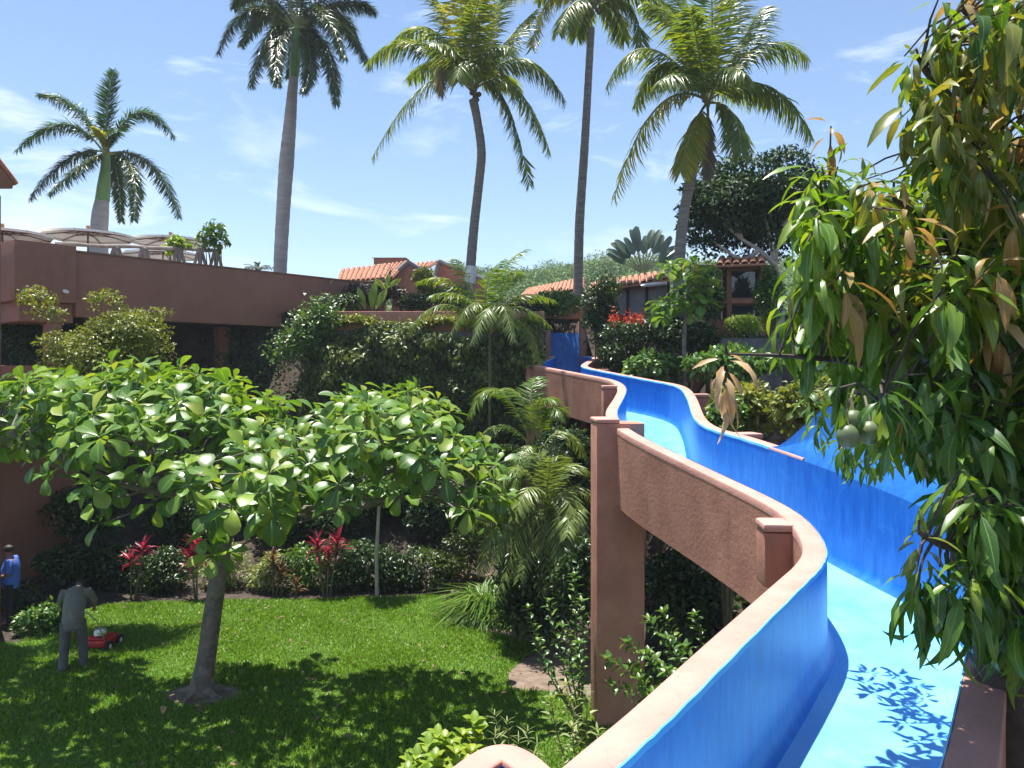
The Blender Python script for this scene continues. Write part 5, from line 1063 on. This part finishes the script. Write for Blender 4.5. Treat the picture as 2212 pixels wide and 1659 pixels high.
limb([spine[14], at(2080, 250, 4.1), at(1990, 140, 4.0)], .06, .014)
limb([spine[5], at(2030, 830, 4.1), at(1900, 790, 3.9), at(1745, 772, 3.75), at(1570, 764, 3.6)], .04, .004)
limb([spine[1], at(2150, 1150, 3.5), at(2060, 1180, 3.2), at(1985, 1150, 3.15)], .05, .01)
limb([spine[4], at(2060, 960, 3.9), at(1900, 870, 3.5)], .04, .01)
limb([spine[6], Vector((2.75, 5.2, 5.5)), Vector((2.65, 6.2, 5.35))], .05, .012)
tw = MB(); la = np.array(bl_)
for c in mcen:
    j = int(np.argmin(((la-np.array(c))**2).sum(1))); s_ = Vector(la[j]); tw.tube([s_, s_.lerp(c, .55)+Vector((0, 0, .05)), c], [.008, .006, .004], 5)
tw.build('twigs', TWIG, mg, kind='stuff')
for px, py, Y in ((1843, 911, 3.02), (1832, 943, 2.98), (1879, 935, 3.05)):
    p = at(px, py, Y); a = MB(); a.ball(p, (.043, .041, .047), 16); fr_ = a.build('mango_fruit', MANGO, mg); s = MB(); s.tube([p+Vector((0, 0, .045)), p+Vector((.0, .02, .09)), (p+Vector((0, .03, .13))).lerp(at(1862, 850, 3.3), .3), at(1862+random.uniform(-8, 8), 850, 3.3)], .006, 5); s.build('fruit_stalk', STEM, fr_)

# ------------------------------------------------------------------ people and mower
def skinned(name, joints, edges, mat, parent, M, sub=2, root=0):
    me = bpy.data.meshes.new(name); me.from_pydata([M @ Vector(j[:3]) for j in joints], edges, []); me.materials.append(mat)
    o = link(name, me, parent); md = o.modifiers.new('skin', 'SKIN'); md.use_smooth_shade = True
    sv = me.skin_vertices[0].data
    for i, j in enumerate(joints): sv[i].radius = (j[3], j[4] if len(j) > 4 else j[3]); sv[i].use_root = i == root
    s2 = o.modifiers.new('sub', 'SUBSURF'); s2.levels = sub; s2.render_levels = sub; return o
def person(label, loc, yaw, J, hair, shirt, trou, shoe):
    """J: dict of joints in the person's own frame (x right, y forward)"""
    t = thing('person', label, 'person', loc); M = Matrix.Translation(loc) @ Matrix.Rotation(yaw, 4, 'Z')
    P_ = lambda k: J[k]
    body = []; ed = []; ix = {}
    def add(k, p, r, to=None):
        ix[k] = len(body); body.append((*p, *(r if hasattr(r, '__len__') else (r,))))
        if to: ed.append((ix[to], ix[k]))
    add('pel', J['pel'], (.15, .11)); add('waist', J['waist'], (.14, .11), 'pel'); add('chest', J['chest'], (.16, .12), 'waist'); add('neck', J['neck'], .06, 'chest')
    hd = Vector(J['head']); add('jaw', tuple(Vector(J['neck']).lerp(hd, .55)), (.062, .075), 'neck'); add('head', J['head'], (.078, .095), 'jaw'); up = (hd-Vector(J['neck'])).normalized(); add('crown', tuple(hd+up*.085), (.055, .07), 'head')
    fw = Vector(J['face']); add('nose', tuple(hd+fw*.115-up*.02), .014, 'head')
    for s in 'lr':
        add('sh'+s, J['sh'+s], .06, 'chest'); add('el'+s, J['el'+s], .042, 'sh'+s); add('wr'+s, J['wr'+s], .029, 'el'+s)
        wv = Vector(J['wr'+s]); fd = (wv-Vector(J['el'+s])).normalized(); add('palm'+s, tuple(wv+fd*.06), (.036, .02), 'wr'+s)
        sd_ = fd.cross(Vector((0, 0, 1))).normalized()
        for q in range(4):
            b_ = wv+fd*.095+sd_*(.03-.02*q); add('f%d%s' % (q, s), tuple(b_), .0095, 'palm'+s); add('g%d%s' % (q, s), tuple(b_+fd*(.035, .045, .042, .03)[q]+Vector((0, 0, -.012))), .008, 'f%d%s' % (q, s)); add('h%d%s' % (q, s), tuple(b_+fd*(.045, .058, .052, .038)[q]+Vector((0, 0, -.035))), .007, 'g%d%s' % (q, s))
        add('t'+s, tuple(wv+fd*.05+sd_*.05), .010, 'palm'+s); add('u'+s, tuple(wv+fd*.085+sd_*.06+Vector((0, 0, -.01))), .008, 't'+s)
        add('hip'+s, J['hip'+s], .095, 'pel'); add('kn'+s, J['kn'+s], .06, 'hip'+s); add('an'+s, J['an'+s], .042, 'kn'+s); add('toe'+s, J['toe'+s], (.045, .03), 'an'+s)
    skinned('body', body, ed, SKIN, t, M)
    # clothes: closed cloth tubes that follow the body
    V_ = lambda k: Vector(J[k])
    def etube(mb, rings, n=16):
        k = len(rings); v = []
        for i, (p, rx, ry) in enumerate(rings):
            tg = (Vector(rings[min(i+1, k-1)][0])-Vector(rings[max(i-1, 0)][0])).normalized(); ax = Vector((1, 0, 0)); ax = (ax-tg*tg.x).normalized(); by = tg.cross(ax)
            for j in range(n):
                th = 2*math.pi*j/n; wr = 1+.025*math.sin(3*th+i*2.3); v.append(M @ (Vector(p)+ax*math.cos(th)*rx*wr+by*math.sin(th)*ry*wr))
        mb.add(v, [(i*n+j, i*n+(j+1) % n, (i+1)*n+(j+1) % n, (i+1)*n+j) for i in range(k-1) for j in range(n)]+[tuple((k-1)*n+j for j in range(n)), tuple(range(n-1, -1, -1))])
    pe, wa, ch, ne = V_('pel'), V_('waist'), V_('chest'), V_('neck'); bl = J.get('belly', 0)
    a = MB(); etube(a, [(pe+Vector((0, 0, -.13)), .185, .15), (pe, .188, .155+bl*.5), (wa, .185, .15+bl), (wa.lerp(ch, .5), .195, .15+bl*.6), (ch, .205, .15), (ch.lerp(ne, .35), .195, .135), (ch.lerp(ne, .65), .14, .11), (ch.lerp(ne, .95), .078, .075)])
    for s in 'lr':
        sh, el = V_('sh'+s), V_('el'+s); e2 = sh.lerp(el, J.get('sleeve', .8)); a.tube([M @ p for p in (ch.lerp(sh, .35)+Vector((0, 0, -.04)), ch.lerp(sh, .75)+Vector((0, 0, -.015)), sh+Vector((0, 0, -.01)), sh.lerp(e2, .5), e2)], [.06, .088, .084, .076, .066], 12)
    a.build('shirt', shirt, t)
    a = MB(); etube(a, [(pe+Vector((0, 0, -.17)), .165, .13), (pe+Vector((0, 0, -.05)), .178, .142), (pe+Vector((0, 0, .07)), .172, .135)])
    for s in 'lr':
        hp_, kn, an = V_('hip'+s), V_('kn'+s), V_('an'+s); a.tube([M @ p for p in (hp_+Vector((0, 0, .02)), hp_.lerp(kn, .4), kn, kn.lerp(an, .5), an+Vector((0, -.01, -.03)))], [.108, .098, .082, .08, .083], 14)
    a.build('trousers', trou, t)
    for s in 'lr':
        a_ = Vector(J['an'+s]); b_ = Vector(J['toe'+s]); skinned('shoe', [(a_.x, a_.y, .055, .05), (*(a_.lerp(b_, .5)).xy, .042, .05, .04), (b_.x, b_.y, .035, .045, .03)], [(0, 1), (1, 2)], shoe, t, M)
    Rm = M.to_3x3(); a = MB(); a.ball(M @ (hd+up*.045-fw*.012), (.088, .108, .085), 14, 0, Rm); a.build('hair', hair, t)
    return t
# standing man in a blue shirt, profile to the left
man = gat(24, 1349); 
person('man in a bright blue shirt and black trousers standing by the wall', man, math.radians(105), dict(pel=(0, 0, .93), waist=(0, .03, 1.08), chest=(0, 0, 1.30), neck=(0, .02, 1.47), head=(0, .05, 1.60), face=(0, 1, 0), shl=(-.2, 0, 1.40), ell=(-.26, -.04, 1.12), wrl=(-.15, .2, 1.08), shr=(.2, 0, 1.40), elr=(.27, -.05, 1.12), wrr=(.2, .17, 1.03), hipl=(-.1, 0, .88), knl=(-.11, .02, .48), anl=(-.11, -.02, .09), toel=(-.13, .15, .05), hipr=(.1, 0, .88), knr=(.11, .03, .48), anr=(.12, 0, .09), toer=(.14, .17, .05), sleeve=.85, belly=.05), HAIR, SHIRT_B, TROU_D, RUBBER)
gd = gat(158, 1448)
person('gardener in grey shirt and trousers bending over a mower, back to us', gd, math.radians(17), dict(pel=(0, -.02, .93), waist=(0, .05, 1.10), chest=(0, .24, 1.33), neck=(0, .40, 1.41), head=(0, .53, 1.42), face=(0, .6, -.8), shl=(-.2, .22, 1.38), ell=(-.29, .35, 1.12), wrl=(-.24, .56, .98), shr=(.2, .22, 1.38), elr=(.29, .36, 1.12), wrr=(.24, .56, .98), hipl=(-.11, -.02, .88), knl=(-.14, .02, .48), anl=(-.15, -.1, .09), toel=(-.17, .07, .05), hipr=(.11, 0, .88), knr=(.14, .12, .48), anr=(.15, .10, .09), toer=(.17, .27, .05), sleeve=.9), HAIR, SHIRT_G, TROU_G, RUBBER)
mw = thing('lawn_mower', 'red and silver push mower in front of the bending gardener', 'lawn mower', gd+Vector((.5, 1.1, 0)))
MM = Matrix.Translation(gd) @ Matrix.Rotation(math.radians(-2), 4, 'Z') @ Matrix.Translation((-.12, -.1, 0)) @ Matrix.Diagonal((.85, 1, .95, 1)); R3 = MM.to_3x3()
a = MB(); a.box((-.27, .95, .11), (.27, 1.5, .24), 0, MM); a.box((-.2, 1.0, .24), (.2, 1.42, .29), 0, MM); a.build('deck', REDP, mw, bevel=.03)
a = MB(); a.lathe((0, 0, 0), [(0, .42), (.09, .42), (.13, .38), (.14, .29), (.1, .285), (0, .285)], 14); a.v = [tuple(MM @ (Vector(p)+Vector((0, 1.2, .02)))) for p in a.v]; a.build('engine', STEEL, mw)
a = MB(); a.ball(MM @ Vector((.1, 1.08, .40)), (.09, .07, .05), 10); a.build('fuel_tank', WHITE, mw)
for x in (-.31, .31):
    for y in (1.05, 1.45):
        w_ = MB(); w_.tube([MM @ Vector((x-.025, y, .11)), MM @ Vector((x+.025, y, .11))], .11, 14); wh = w_.build('wheel', RUBBER, mw); h_ = MB(); h_.tube([MM @ Vector((x-.03, y, .11)), MM @ Vector((x+.03, y, .11))], .05, 10); h_.build('hub', WHITE, wh)
a = MB()
for x in (-.24, .24): a.tube([MM @ Vector((x, 1.0, .25)), MM @ Vector((x, .72, .75)), MM @ Vector((x-.16, .60, .97))], .014, 6)
a.tube([MM @ Vector((-.42, .60, .97)), MM @ Vector((.10, .60, .97))], .016, 6); a.build('handle', STEEL, mw)

# ------------------------------------------------------------------ warm damp air between the garden and the hill
def haze_box():
    m, t = mat_new('haze'); v = t.nodes.new('ShaderNodeVolumePrincipled'); v.inputs['Color'].default_value = (.80, .88, 1, 1); v.inputs['Density'].default_value = .0006; v.inputs['Anisotropy'].default_value = .2
    o = t.nodes.new('ShaderNodeOutputMaterial'); t.links.new(v.outputs[0], o.inputs['Volume'])
    a = MB(); a.box((-300, -60, -2), (300, 420, 60)); a.build('haze', m, smooth=False, kind='stuff', label='thin pale haze in the air over the garden and hill', cat='haze')
haze_box()
S.cycles.volume_bounces = 0; S.cycles.volume_step_rate = 4
